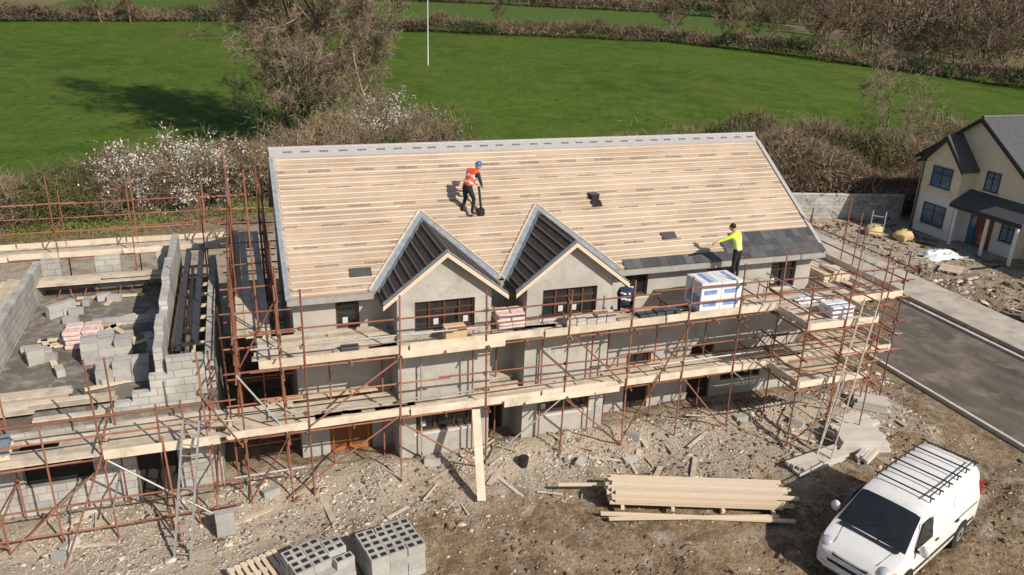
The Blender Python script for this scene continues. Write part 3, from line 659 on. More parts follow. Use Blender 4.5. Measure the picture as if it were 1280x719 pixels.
# ------------------------------------------------------------------ block stacks, pallets etc
def blockstack(name,c,nx,ny,nz,yaw=0,hollow=False,bs=(.44,.215,.215),miss=.0,mat_='blocks'):
    mb=MB();ca,sa=math.cos(yaw),math.sin(yaw)
    for k in range(nz):
        for i in range(nx):
            for j in range(ny):
                if k==nz-1 and random.random()<miss:continue
                lx=(i-(nx-1)/2)*(bs[0]+.008)+U(-.012,.012);ly=(j-(ny-1)/2)*(bs[1]+.008)+U(-.01,.01)
                z=c[2]+(k+.5)*(bs[2]+.002);px=c[0]+lx*ca-ly*sa;py=c[1]+lx*sa+ly*ca;yw=yaw+U(-.03,.03)
                mb.rbox((px,py,z),bs,yw,0)
                if hollow and k==nz-1:
                    for q in(-.11,.11):mb.rbox((px+q*math.cos(yw),py+q*math.sin(yw),z+bs[2]/2+.002),(.14,.12,.004),yw,1)
    return mb.build(name,[mat_,'dark'],bevel=.006)
def gz(x,y):return float(hz(x,y))
blockstack("concrete_block_stack",(.05,-5.0,gz(.05,-5.)),3,5,4,.35,True,miss=.1)
blockstack("concrete_block_stack",(1.75,-4.85,gz(1.7,-4.8)),3,5,4,.2,True,miss=.1)
blockstack("concrete_block_stack",(-5.0,3.3,2.6),3,4,3,.1,miss=.4);blockstack("concrete_block_stack",(-4.4,1.6,2.6),3,2,3,0,miss=.4)
blockstack("concrete_block_stack",(-6.9,3.4,2.6),1,2,2,.4);blockstack("concrete_block_stack",(-6.8,6.9,2.6),2,1,2,.7)
blockstack("concrete_block_stack",(-2.0,-2.5,gz(-2,-2.3)),1,2,3,.1,miss=.3)
mb=MB()
for i in range(22):
    x=U(-7.3,-3.7);y=U(.6,8.6);mb.rbox((x,y,2.72),(.44,.215,.215),U(0,3),0)
for i in range(9):
    x=U(-6,16);y=U(-2.6,-1.2);mb.rbox((x,y,gz(x,y)+.06),(.44,.215,.215),U(0,3),0,tilt=U(-.3,.3))
mb.build("loose_concrete_blocks",['blocks'],bevel=.006)
def pallet(mb,c,yaw,w=1.2,d=1.0,m=0):
    R=Matrix.Rotation(yaw,3,'Z');cv=Vector(c)
    for j in(-1,0,1):
        mb.rbox(cv+R@Vector((0,j*(d/2-.06),.07)),(w,.1,.08),yaw,m)
    n=8
    for i in range(n):mb.rbox(cv+R@Vector((-w/2+.06+i*(w-.12)/(n-1),0,.125)),(.1,d,.022),yaw,m)
mb=MB();pallet(mb,(-1.2,-4.45,gz(-1.25,-4.6)+.05),.5);pallet(mb,(-1.25,-4.5,gz(-1.25,-4.6)+.2),.35);mb.build("timber_pallet",['timber'])
ts=MB();p=Vector((7.95,-4.0,0));q=Vector((12.35,-5.55,0));d=(q-p).normalized();n_=Vector((-d.y,d.x,0))
zb=.25
for k in range(4):ts.beam(p+d*(.3+k*1.35)-n_*.6+Vector((0,0,zb-.04)),p+d*(.3+k*1.35)+n_*.6+Vector((0,0,zb-.04)),.09,.09)
for k in range(5):
    for j in range(9 if k<3 else(8 if k<4 else 5)):
        o=n_*((j-4)*.118+U(-.012,.012))+Vector((0,0,zb+.06+k*.078));e=U(-.15,.1);ts.beam(p+o+d*e,q+o+d*(e+U(-.35,.25)),.105,.07)
ts.beam(p-d*1.4+n_*.25+Vector((0,0,.3)),p+d*1.+n_*.55+Vector((0,0,.2)),.1,.05);ts.beam(q+n_*.1+Vector((0,0,.5)),q+d*.3+n_*.1+Vector((0,0,.5)),.1,.06)
ts.beam(p-d*.3-n_*.75+Vector((0,0,.14)),q+d*.2-n_*.8+Vector((0,0,.14)),.12,.05);ts.beam(p-d*.1-n_*.95+Vector((0,0,.13)),q-d*.2-n_*.65+Vector((0,0,.17)),.1,.05)
ts.build("timber_stack",['timber'])
def slabs(name,c,L_,w,n,yaw,m='kerb',nw=4):
    mb=MB();R=Matrix.Rotation(yaw,3,'Z')
    for k in range(n):
        for j in range(nw):
            o=R@Vector((U(-.08,.08),(j-(nw-1)/2)*w/nw,.05+k*.105));mb.rbox(Vector(c)+o,(L_+U(-.15,.1),w/nw-.015,.1),yaw+U(-.02,.02),0)
    return mb.build(name,[m],bevel=.005)
slabs("concrete_lintel_stack",(14.75,-4.15,gz(14.7,-4.1)),2.0,.6,2,.18)
slabs("concrete_lintel_stack",(16.75,-3.55,gz(16.7,-3.5)),1.5,1.1,4,-.25);slabs("concrete_lintel_stack",(17.3,-2.8,gz(17,-2.8)),1.2,.8,3,.1)
slabs("concrete_lintel_stack",(16.6,-4.2,gz(16.,-4.2)),1.2,.4,2,.5);slabs("concrete_lintel_stack",(18.7,-1.9,gz(18.7,-2)),1.1,.7,3,-.7)
mb=MB();mb.beam((4.55,-3.15,.1),(4.75,-1.8,2.15),.23,.04,0);mb.build("leaning_plank",['toe'])
mb=MB()
for i in range(55):
    x=U(-7,19);y=U(-3.6,-.9);a=U(0,3.1);L_=U(.3,1.3);z=gz(x,y)+.05
    if 13<x<18 and y<-3:continue
    mb.rbox((x,y,z),(L_,random.choice((.04,.06,.1,.15)),.03),a,0,tilt=U(-.1,.1))
mb.build("scrap_timber",['board'])
def ladder(name,p,q,w=.4,m='galv'):
    mb=MB();p=Vector(p);q=Vector(q);d=(q-p);L_=d.length;d.normalize();a=d.cross(Vector((0,0,1))).normalized()*w/2
    mb.beam(p-a,q-a,.03,.07,0);mb.beam(p+a,q+a,.03,.07,0);k=.25
    while k<L_:mb.cyl(p-a+d*k,p+a+d*k,.016,0,6);k+=.26
    return mb.build(name,[m])
ladder("ladder",(14.9,-4.2,0.05),(16.35,-3.35,4.9),m='board');ladder("ladder",(18.1,-1.2,4.08),(18.9,-.4,6.6),m='galv')
ladder("ladder",(15.2,-3.4,.05),(16.0,-3.05,2.5));ladder("ladder",(-3.0,-3.4,.0),(-2.5,-2.2,3.2))
# ------------------------------------------------------------------ materials on deck
def sackpile(name,c,nx,ny,nz,m,size=(.5,.32,.13)):
    mb=MB()
    for k in range(nz):
        for i in range(nx):
            for j in range(ny):mb.rbox((c[0]+(i-(nx-1)/2)*size[0]+U(-.03,.03),c[1]+(j-(ny-1)/2)*size[1]+U(-.03,.03),c[2]+(k+.5)*size[2]),(size[0]*.97,size[1]*.97,size[2]*.97),U(-.12,.12),0,tilt=U(-.05,.05))
    return mb.build(name,[m],smooth=True,bevel=.035)
z0=ZU+.03
mb=MB();mb.box(3.95,-1.45,z0,4.6,-1.0,z0+.06,1);mb.box(3.98,-1.43,z0+.063,4.57,-1.02,z0+.42,0);mb.box(3.975,-1.3,z0+.065,4.575,-1.24,z0+.424,1);mb.build("cardboard_box",['card','timber'],bevel=.01)
sackpile("cement_sacks",(6.0,-.7,z0),2,2,4,'pink',(.42,.32,.12));sackpile("cement_sacks",(16.0,-2.4,z0),2,2,3,'wrap',(.42,.32,.12))
def packs(name,x0,x1,y0,y1,z,h,m,n):
    mb=MB();dx=(x1-x0)/n
    for i in range(n):
        t=z
        while t<z+h*U(.7,1):mb.box(x0+i*dx+U(.0,.02),y0+U(0,.04),t,x0+(i+1)*dx-U(.01,.03),y1-U(0,.04),t+.035,0);t+=.04
    return mb.build(name,[m])
packs("slate_stack",7.55,9.1,-1.35,-.95,z0,.32,'kerb',5);packs("slate_stack",9.9,11.3,-1.3,-.9,z0,.16,'slate',5);packs("timber_offcuts",17.5,18.6,.0,.8,z0,.35,'timber',3)
packs("slate_stack",1.2,1.7,-1.3,-1.,z0,.1,'slate',1)
mb=MB();pallet(mb,(12.45,-1.02,z0),0.02,1.5,.95,2)
mb.box(11.76,-1.48,z0+.15,12.44,-.58,z0+1.02,0,.4);mb.box(12.45,-1.485,z0+.15,13.15,-.57,z0+1.03,0,.8)
for k in range(2):
    for i in range(2):mb.box(11.86+i*.68,-1.492,z0+.28+k*.38,12.3+i*.68,-1.487,z0+.46+k*.34,1)
mb.box(13.152,-1.4,z0+.3,13.156,-.7,z0+.6,1);mb.box(11.754,-1.4,z0+.3,11.758,-.7,z0+.6,1)
for i in range(5):mb.box(11.80+i*.26,-1.42,z0+1.032,11.96+i*.26,-.66,z0+1.036,1 if i in(1,4) else 0,U(0,1))
mb.build("insulation_pallet",['wrap','blue','timber','card'],bevel=.012)
def tarp(name,c,sx,sy,h,m):
    n=14;vs=[];fs=[]
    for i in range(n):
        for j in range(n):
            u=i/(n-1)*2-1;v=j/(n-1)*2-1;e=max(0,1-(u*u+v*v)*.6);vs.append((c[0]+u*sx+U(-.03,.03),c[1]+v*sy+U(-.03,.03),c[2]+.01+h*e*U(.4,1)))
    for i in range(n-1):
        for j in range(n-1):fs.append((i*n+j,(i+1)*n+j,(i+1)*n+j+1,i*n+j+1))
    mb=MB();mb.add(vs,fs,0,.5);return mb.build(name,[m],smooth=True,angle=50)
tarp("tarpaulin",(6.3,-1.35,z0),.4,.2,.14,'tarp');tarp("polythene_sheet",(15.9,-1.3,z0),.5,.25,.18,'wrap')
tarp("polythene_sheet",(34.6,10.6,gz(34.6,10.6)),1.1,.7,.5,'wrap')
sackpile("plaster_sacks",(-5.75,4.4,2.6),2,2,4,'pink',(.5,.42,.14))
mb=MB();pallet(mb,(-7.1,-1.4,Z2+.03),.1,1.1,.8,0)
for k in range(3):mb.rbox((-7.1,-1.4,Z2+.19+k*.06),(1.05,.7,.045),.1+k*.03,1)
mb.build("loaded_pallet",['timber','valley'])
for i,(x,y)in enumerate([(34.2,15.2),(35.2,13.9)]):
    mb=MB();z=gz(x,y)
    prof=[(0.,.36),(.18,.46),(.36,.44),(.5,.34),(.56,.18),(.58,.0)]
    for q_,(hz_,rr_) in enumerate(prof):pass
    vs=[];fs=[]
    for (hz_,rr_) in prof:
        for j in range(12):
            a=2*math.pi*j/12;sq=1/max(abs(math.cos(a)),abs(math.sin(a)))**.7;vs.append((x+rr_*1.15*sq*math.cos(a)+U(-.06,.06),y+rr_*sq*math.sin(a)+U(-.06,.06),z+hz_+U(-.05,.05)))
    for k in range(5):
        for j in range(12):fs.append((k*12+j,k*12+(j+1)%12,(k+1)*12+(j+1)%12,(k+1)*12+j))
    mb.add(vs,fs,0,.5);mb.build("bulk_bag",['yellow'],smooth=True,angle=40)
mb=MB();x,y=6.2,-1.9;z=gz(x,y);mb.cyl((x,y,z),(x,y,z+.3),.12,0,12,.15);mb.cyl((x,y,z+.301),(x,y,z+.31),.135,1,12);mb.build("bucket",['black','dark'],smooth=True)
mb=MB();mb.box(31.3,2.4,0,31.8,2.9,.75,0);mb.box(31.25,2.35,.752,31.85,2.95,.8,1);mb.build("utility_cabinet",['white','kerb'],bevel=.02)
mb=MB()
for i in range(14):
    x=U(31.6,36);y=U(2,15);mb.rbox((x,y,gz(x,y)+.06),(U(.5,2.4),U(.05,.15),U(.04,.08)),U(0,3),random.choice((0,0,1)),tilt=U(-.06,.06))
mb.build("scrap_timber",['board','black'])
mb=MB();x,y=33.2,8.6;pallet(mb,(x,y,gz(x,y)+.05),.6);mb.build("timber_pallet",['timber'])
# ------------------------------------------------------------------ RIGHT HOUSE
rh=empty("cream_house");
def gable(mb,x0,x1,y0,y1,ze,zr,m,yc=None):
    yc=yc or (y0+y1)/2;mb.prism([(x0,y0,ze),(x0,y1,ze),(x0,yc,zr)],(x1-x0,0,0),m,.5)
mb=MB()
RZ=4.35;AP=6.95;YC=13.0;Ya,Yb=9.4,16.6
mb.box(38.3,Ya,0,47,Yb,RZ,0,.5);gable(mb,38.3,47,Ya,Yb,RZ,AP,0,YC)
mb.box(37.4,12.9,2.4,38.3,15.5,4.3,0,.5);gable(mb,37.4,38.3,12.9,15.5,4.3,5.75,0)
mb.box(37.4,12.9,0,38.3,15.5,2.4,1,.5);mb.box(38.28,Ya,0,38.299,12.9,2.3,1,.5)
mb.box(39.0,2.,0,47,Ya,4.35,0,.5)
mb.build("walls",['cream','white'],rh)
mb=MB()
def rslab(x0,x1,ya,za,yb,zb_,t=.14,m=0):mb.prism([(x0,ya,za),(x1,ya,za),(x1,yb,zb_),(x0,yb,zb_)],(0,0,t),m,.5)
k=(AP-RZ)/(YC-Ya);k2=(AP-RZ)/(Yb-YC)
rslab(38.0,47.3,Ya-.4,RZ-.4*k,YC,AP);rslab(38.0,47.3,YC,AP,Yb+.4,RZ-.4*k2)
rslab(37.1,41,12.6,4.05,14.2,5.78);rslab(37.1,41,14.2,5.78,15.85,4.05)
mb.prism([(37.0,8.3,2.25),(37.0,12.89,2.25),(38.3,12.89,2.95),(38.3,8.3,2.95)],(0,0,.12),0,.5)
mb.cyl((38,YC,AP+.15),(47.3,YC,AP+.15),.09,0,8)
mb.prism([(38.7,1.8,4.25),(38.7,8.9,4.25),(43,8.9,6.6),(43,1.8,6.6)],(0,0,.14),0,.5)
mb.build("roof",['slate'],rh)
mb=MB()
for ya,za,yb,zb_,x in[(Ya-.4,RZ-.4*k,YC,AP,37.97),(YC,AP,Yb+.4,RZ-.4*k2,37.97),(12.6,4.05,14.2,5.78,37.07),(14.2,5.78,15.85,4.05,37.07)]:
    mb.prism([(x,ya,za-.12),(x,yb,zb_-.12),(x,yb,zb_+.1),(x,ya,za+.1)],(-.03,0,0),0,.5)
mb.box(36.96,8.3,2.12,36.99,12.89,2.3,0)
for y in(8.6,10.4,12.5):mb.cyl((37.15,y,0),(37.15,y,2.2),.1,1,8)
mb.cyl((37.3,15.55,0),(37.3,15.55,4.2),.04,0,8)
mb.build("bargeboards_and_porch_posts",['black','white'],rh)
mb=MB()
def win_y(x,y0,y1,z0,z1,n=2):
    mb.box(x-.03,y0,z0,x-.005,y1,z1,1)
    for a,b,c,d in[(y0,y0+.06,z0,z1),(y1-.06,y1,z0,z1),(y0+.06,y1-.06,z0,z0+.06),(y0+.06,y1-.06,z1-.06,z1)]:mb.box(x-.06,a,c,x-.031,b,d,0)
    for i in range(1,n):
        q=y0+(y1-y0)*i/n;mb.box(x-.055,q-.03,z0+.06,x-.031,q+.03,z1-.06,0)
    mb.box(x-.055,y0+.06,z0+(z1-z0)*.65,x-.032,y1-.06,z0+(z1-z0)*.65+.04,0)
    mb.box(x-.12,y0-.1,z0-.1,x-.002,y1+.1,z0-.003,2)
win_y(37.4,13.5,14.9,2.85,4.05);win_y(37.4,13.4,15.0,.6,1.85);win_y(38.3,11.2,12.1,3.2,4.3);win_y(38.28,9.5,10.4,.8,1.95,2)
mb.box(38.22,10.9,0,38.27,11.9,2.0,3);mb.box(38.2,11.95,0,38.27,12.4,2.0,1);mb.box(38.2,11.2,.2,38.219,11.6,.9,4)
mb.build("windows_and_door",['frame','glassb','sill','doorb','door'],rh)
def wallseg(name,pts,h,t,m):
    mb=MB()
    for (a,b) in zip(pts[:-1],pts[1:]):
        L_=math.hypot(b[0]-a[0],b[1]-a[1]);n=max(1,int(L_/2.5))
        for i in range(n):
            p0=Vector((*a,0)).lerp(Vector((*b,0)),i/n);p1=Vector((*a,0)).lerp(Vector((*b,0)),(i+1)/n);hh=h+U(-.03,.03)
            mb.beam(p0+Vector((0,0,hh/2-.1)),p1+Vector((0,0,hh/2-.1)),t,hh+.2,0);mb.beam(p0+Vector((0,0,hh+.04)),p1+Vector((0,0,hh+.04)),t+.08,.07,1)
    return mb.build(name,[m,'kerb'])
wallseg("boundary_wall",[(24,20.5),(31,19.2),(38.2,17.4)],1.5,.22,'block')
# ------------------------------------------------------------------ VAN
van=empty("white_van")
st=[(2.44,.70,.62,.34),(2.40,.80,.76,.28),(2.28,.90,.86,.25),(2.02,1.02,.92,.24),(1.68,1.13,.945,.24),(1.60,1.17,.95,.24),(.82,1.80,.95,.24),(.68,1.87,.95,.24),(.3,1.935,.95,.24),(-.6,1.96,.95,.24),(-2.1,1.955,.95,.26),(-2.33,1.92,.945,.28),(-2.44,1.82,.93,.3)]
def ring(x,zt,w,zb):
    zbelt=min(1.10,zt-.10);up=max(0,zt-zbelt)
    wr=w-.06-min(.17,up*.2)
    return [(w*.95,zb),(w,zb+.16),(w,(zb+zbelt)/2),(w-.012,zbelt),(w-.03-up*.11,zbelt+up*.45),(wr+.03,zbelt+up*.82),(wr-.03,zbelt+up*.95),(wr-.16,zt),(wr*.4,zt+.012),(0,zt+.016)]
mb=MB();rings=[]
for a in st:
    r=ring(*a);full=[(a[0],y,z) for y,z in r]+[(a[0],-y,z) for y,z in r[-2::-1]];rings.append(full)
nr=len(rings[0]);vs=[p for r in rings for p in r]
for i in range(len(rings)-1):
    for j in range(nr-1):
        glass=(st[i][0]==1.60) and 6<=j<=11
        mb.m.append(1 if glass else 0);mb.r.append(.5);mb.f.append((i*nr+j,i*nr+j+1,(i+1)*nr+j+1,(i+1)*nr+j))
mb.f.append(tuple(range(nr-1,-1,-1)));mb.m.append(0);mb.r.append(.5);mb.f.append(tuple(range((len(rings)-1)*nr,len(rings)*nr)));mb.m.append(0);mb.r.append(.5);mb.v=vs
mb.build("body",['paint','glass'],van,smooth=True,angle=28)
mb=MB()
def sidepoly(pts,m,off=.006,sgn=1):
    out=[]
    for x,z in pts:
        zt=1.95;zbelt=1.10;up=zt-zbelt
        if z<=zbelt:y=.95
        else:
            u=(z-zbelt)/up;y=.938+(.92-.0935-.938)*(u/.45) if u<.45 else (.8265+( .81-.8265)*(u-.45)/.37)
        out.append((x,sgn*(y+off),z))
    mb.prism(out,(0,sgn*.004,0),m,.5)
for sg in(1,-1):
    sidepoly([(1.28,1.16),(.38,1.16),(.38,1.68),(.86,1.68)],1,.012,sg)
    sidepoly([(1.34,1.14),(1.30,1.14),(.88,1.72),(.92,1.72)],2,.01,sg)
    for x in(.30,-.85):sidepoly([(x,.4),(x+.012,.4),(x+.012,1.7),(x,1.7)],2,.004,sg)
    mb.box(-2.2,sg*.95,.50,2.1,sg*.962,.58,2);mb.box(-.8,sg*.955,1.02,-2.2,sg*.963,1.035,2)
    for x in(.2,-.95):mb.box(x,sg*.952,.95,x-.16,sg*.975,.99,2)
    mb.ell((1.22,sg*1.10,1.22),(.07,.12,.15),0,10,8);mb.box(1.2,sg*.93,1.12,1.25,sg*1.05,1.17,2);mb.ell((1.17,sg*1.10,1.22),(.03,.10,.13),1,10,6)
    mb.ell((2.16,sg*.70,.86),(.2,.17,.13),3,12,8);mb.ell((2.05,sg*.84,.84),(.14,.09,.09),5,10,6)
    mb.ell((2.40,sg*.55,.46),(.05,.09,.06),3,10,6)
    mb.box(-2.455,sg*.80,.75,-2.40,sg*.92,1.5,4)
    for x in(1.5,-1.5):
        mb.cyl((x,sg*.945,.34),(x,sg*.957,.34),.41,2,24);mb.cyl((x,sg*.76,.33),(x,sg*.965,.33),.325,6,24);mb.cyl((x,sg*.966,.33),(x,sg*.975,.33),.2,7,16);mb.cyl((x,sg*.976,.33),(x,sg*.985,.33),.06,2,10)
mb.prism([(2.445,-.5,.56),(2.445,.5,.56),(2.42,.56,.66),(2.42,-.56,.66)],(.012,0,.0),2,.5)
mb.prism([(2.40,-.42,.73),(2.40,.42,.73),(2.36,.45,.80),(2.36,-.45,.80)],(.03,0,.02),2,.5)
mb.box(2.44,-.26,.44,2.465,.26,.55,8);mb.box(2.30,-.78,.27,2.44,.78,.38,2)
mb.ell((2.41,0,.70),(.02,.07,.05),7,10,6)
mb.cyl((1.66,-.55,1.17),(1.35,.05,1.42),.012,2,6);mb.cyl((1.66,.15,1.17),(1.38,.62,1.40),.012,2,6);mb.box(1.60,-.72,1.155,1.72,.72,1.175,2)
for sg in(1,-1):mb.beam((1.7,sg*.62,1.135),(2.22,sg*.52,.955),.008,.006,2)
mb.box(-2.452,-.01,.45,-2.44,.01,1.75,2);mb.box(-2.46,-.75,1.2,-2.442,-.08,1.7,1);mb.box(-2.46,.08,1.2,-2.442,.75,1.7,1);mb.box(-2.5,-.85,.32,-2.42,.85,.5,2)
for sg in(1,-1):
    mb.cyl((.35,sg*.62,2.08),(-2.25,sg*.62,2.08),.017,2,8)
for i in range(6):
    x=.3-i*.5;mb.cyl((x,-.74,2.06),(x,.74,2.06),.02,2,8)
    for sg in(1,-1):mb.cyl((x,sg*.66,1.93),(x,sg*.66,2.06),.016,2,6)
mb.build("fittings",['paint','glass','black','lamp','red','amber','tyre','hub','framew'],van,smooth=True,angle=35)
hd=math.atan2(-1.75,-4.6)
van.matrix_world=Matrix.Translation((14.05,-7.95,gz(14,-8)+.02))@Matrix.Rotation(hd,4,'Z')
# ------------------------------------------------------------------ PEOPLE
def person(name,loc,yaw,J,vest,helm,legm='trou',sleeve='navy'):
    root=empty(name,(0,0,0))
    names=['pel','spi','che','nec','hdb','shL','elL','wrL','shR','elR','wrR','hiL','knL','anL','toL','hiR','knR','anR','toR']
    rad=dict(pel=.145,spi=.14,che=.155,nec=.06,hdb=.06,shL=.075,elL=.05,wrL=.035,shR=.075,elR=.05,wrR=.035,hiL=.10,knL=.065,anL=.05,toL=.045,hiR=.10,knR=.065,anR=.05,toR=.045)
    ed=[('pel','spi'),('spi','che'),('che','nec'),('nec','hdb'),('che','shL'),('shL','elL'),('elL','wrL'),('che','shR'),('shR','elR'),('elR','wrR'),('pel','hiL'),('hiL','knL'),('knL','anL'),('anL','toL'),('pel','hiR'),('hiR','knR'),('knR','anR'),('anR','toR')]
    me=bpy.data.meshes.new("body");me.from_pydata([J[n] for n in names],[(names.index(a),names.index(b)) for a,b in ed],[])
    ob=bpy.data.objects.new("body",me);sc.collection.objects.link(ob)
    ob.modifiers.new("s",'SKIN')
    for i,n in enumerate(names):
        d=me.skin_vertices[0].data[i];d.radius=(rad[n]*(1.15 if n in('che','spi','pel') else 1),rad[n]*(.8 if n in('che','spi') else 1));d.use_root=(i==0)
    sb=ob.modifiers.new("u",'SUBSURF');sb.levels=2;sb.render_levels=2
    dg=bpy.context.evaluated_depsgraph_get();nm=bpy.data.meshes.new_from_object(ob.evaluated_get(dg))
    ob.modifiers.clear();ob.data=nm;ob.parent=root
    mats=[vest,'refl',sleeve,legm,'boot','skin']
    nm.materials.clear()
    for x in mats:nm.materials.append(M[x])
    region={('pel','spi'):0,('spi','che'):0,('che','nec'):0,('nec','hdb'):5,('che','shL'):0,('che','shR'):0,('shL','elL'):2,('elL','wrL'):2,('shR','elR'):2,('elR','wrR'):2,
      ('pel','hiL'):3,('pel','hiR'):3,('hiL','knL'):3,('knL','anL'):3,('anL','toL'):4,('hiR','knR'):3,('knR','anR'):3,('anR','toR'):4}
    for p in nm.polygons:
        c=p.center;best=9;bm=0
        for e in ed:
            a=Vector(J[e[0]]);b=Vector(J[e[1]]);t=max(0,min(1,(c-a).dot(b-a)/(b-a).length_squared));q=(c-a-(b-a)*t).length-.5*(rad[e[0]]*(1-t)+rad[e[1]]*t)
            if q<best:
                best=q;bm=region[e]
                if e==('pel','spi'):bm=3 if t<.15 else(1 if .5<t<.8 else 0)
                if e==('spi','che') and .35<t<.6:bm=1
        p.material_index=bm;p.use_smooth=True
    mb=MB();h=Vector(J['hdb']);d=(h-Vector(J['nec'])).normalized();hc=h+d*.10
    mb.ell(hc,(.078,.098,.118),0,16,12)
    mb.ell(hc+Vector((0,.10,-.01)),(.014,.02,.026),0,8,6)
    for s_ in(-1,1):mb.ell(hc+Vector((s_*.08,0,0)),(.012,.022,.034),0,8,6);mb.ell(hc+Vector((s_*.032,.088,.015)),(.014,.01,.009),2,8,6)
    mb.ell(hc+Vector((0,.092,-.05)),(.026,.01,.008),3,8,6)
    if helm:
        mb.ell(hc+Vector((0,-.005,.035)),(.105,.125,.105),1,18,10,cut=0.0);mb.ell(hc+Vector((0,.10,.035)),(.08,.07,.012),1,12,6);mb.cyl(hc+Vector((0,-.005,.03)),hc+Vector((0,-.005,.045)),.12,1,18)
    else:mb.ell(hc+Vector((0,-.02,.025)),(.088,.1,.112),1,16,10,cut=-.25)
    mb.build("head",['skin',helm or 'hair','hair','pink'],root,smooth=True,angle=60)
    mb=MB()
    for s_,w,e in((-1,'wrL','elL'),(1,'wrR','elR')):
        a=Vector(J[w]);d=(a-Vector(J[e])).normalized();side=d.cross(Vector((0,0,1)));side=side.normalized() if side.length>.1 else Vector((0,1,0));nrm=side.cross(d)
        mb.cyl(a-d*.01,a+d*.09,.032,0,8,.038)
        for k,(o,L_)in enumerate(((-.03,.065),(-.01,.078),(.01,.074),(.03,.058))):
            p0=a+d*.085+side*o;p1=p0+d*L_*.55+nrm*-.012;p2=p1+d*L_*.3-nrm*.03;mb.cyl(p0,p1,.010,0,6,.009);mb.cyl(p1,p2,.009,0,6,.007)
        p0=a+d*.03-side*.03;p1=p0+d*.04-side*.03;p2=p1+d*.03-nrm*.01;mb.cyl(p0,p1,.012,0,6,.010);mb.cyl(p1,p2,.010,0,6,.008)
    mb.build("hands",['skin'],root,smooth=True,angle=60)
    root.matrix_world=Matrix.Translation(loc)@Matrix.Rotation(yaw,4,'Z');return root
J1=dict(pel=(0,-.03,.88),spi=(0,.08,1.05),che=(0,.24,1.22),nec=(0,.34,1.34),hdb=(0,.40,1.38),shL=(-.18,.24,1.30),elL=(-.27,.30,1.02),wrL=(-.16,.48,.88),shR=(.18,.24,1.30),elR=(.27,.28,1.02),wrR=(.15,.47,.86),
 hiL=(-.10,-.02,.83),knL=(-.17,.10,.47),anL=(-.2,-.02,.09),toL=(-.22,.14,.04),hiR=(.10,-.02,.83),knR=(.17,.12,.48),anR=(.2,0,.09),toR=(.22,.16,.04))
person("roof_worker",(5.55,2.15,rz(2.15)+.03),math.radians(-60),J1,'orange','helm','trou','navy')
mb=MB();mb.cyl((5.95,2.3,rz(2.3)+.75),(6.0,2.15,rz(2.15)+.1),.04,0,8);mb.box(5.9,2.05,rz(2)+.09,6.08,2.25,rz(2)+.28,0);mb.build("nail_gun",['black','galv'],smooth=True)
J2=dict(J1);J2.update(pel=(0,0,.93),spi=(-.01,.03,1.13),che=(-.04,.10,1.36),nec=(-.06,.16,1.50),hdb=(-.07,.2,1.56),shL=(-.23,.12,1.42),elL=(-.42,.28,1.30),wrL=(-.60,.42,1.22),shR=(.14,.12,1.43),elR=(.12,.34,1.22),wrR=(-.1,.52,1.16),hiL=(-.1,0,.88),hiR=(.1,0,.88),knL=(-.11,.03,.48),knR=(.12,.03,.48),anL=(-.12,-.02,.09),anR=(.13,-.02,.09),toL=(-.13,.15,.04),toR=(.15,.15,.04))
person("roof_worker",(13.45,-.62,4.80),math.radians(25),J2,'lime',None,'trou','lime')
mb=MB();mb.box(12.95,-.95,4.74,14.6,-.5,4.78,0)
for x in(13.0,14.5):
    for y in(-.93,-.52):mb.cyl((x,y,z0),(x,y,4.74),.02,1,6)
    mb.cyl((x,-.93,4.5),(x,-.52,4.5),.018,1,6)
mb.build("trestle_platform",['board','rust'])
J3=dict(pel=(0,-.05,.33),spi=(0,.08,.48),che=(0,.22,.62),nec=(0,.32,.72),hdb=(0,.38,.75),shL=(-.18,.25,.68),elL=(-.25,.40,.45),wrL=(-.15,.55,.28),shR=(.18,.25,.68),elR=(.25,.42,.46),wrR=(.15,.56,.3),
 hiL=(-.1,-.05,.3),knL=(-.2,.33,.42),anL=(-.17,.05,.08),toL=(-.2,.22,.04),hiR=(.1,-.05,.3),knR=(.2,.33,.40),anR=(.17,.05,.08),toR=(.2,.22,.04))
person("crouching_worker",(9.65,-.75,z0-.01),math.radians(-30),J3,'navy',None,'trou','navy')
# ------------------------------------------------------------------ VEGETATION
def place_tree(name,x,y,h,r,seed,nch,mats=('bark',),ivy=0,spread=.9,k=3,trunk=.3,up=.35,lens=(.55,.5,.5,.5),haze=0,minr=.014):
    rg=np.random.default_rng(seed);Sg=gen_tree(rg,h,r,nch,trunk,spread,up,lens,minr);off=np.array([x,y,gz(x,y)-.1])
    Sg[:,:3]+=off;Sg[:,3:6]+=off
    Vv,Ff,rr=tubes(Sg,k);mi=np.zeros(len(Ff),int)
    def add(P,D,W,m_):
        nonlocal Vv,Ff,rr,mi
        a,b=slivers(P,D,W);Ff=np.concatenate([Ff,b+len(Vv)]);Vv=np.concatenate([Vv,a]);mi=np.concatenate([mi,np.full(len(b),m_)]);rr=np.concatenate([rr,rg.random(len(b))])
    if haze:
        sm=Sg[Sg[:,6]<.05];j=rg.integers(0,len(sm),haze);t=rg.random((haze,1));P=sm[j,:3]*(1-t)+sm[j,3:6]*t;dd=sm[j,3:6]-sm[j,:3];dd/=np.linalg.norm(dd,axis=1,keepdims=True)+1e-9
        D=dd*.5+rg.normal(0,.45,(haze,3));D*=(.25+.5*rg.random((haze,1)));add(P,D,np.full(haze,.03),0)
    if ivy:
        big=Sg[Sg[:,6]>.035];j=rg.integers(0,len(big),ivy);t=rg.random((ivy,1));P=big[j,:3]*(1-t)+big[j,3:6]*t+rg.normal(0,.28,(ivy,3));add(P,rg.normal(0,.12,(ivy,3)),np.full(ivy,.16),len(mats))
    return npmesh(name,Vv,Ff,list(mats)+(['ivy'] if ivy else []),mi,rr)
LN=(.38,.5,.5,.5)
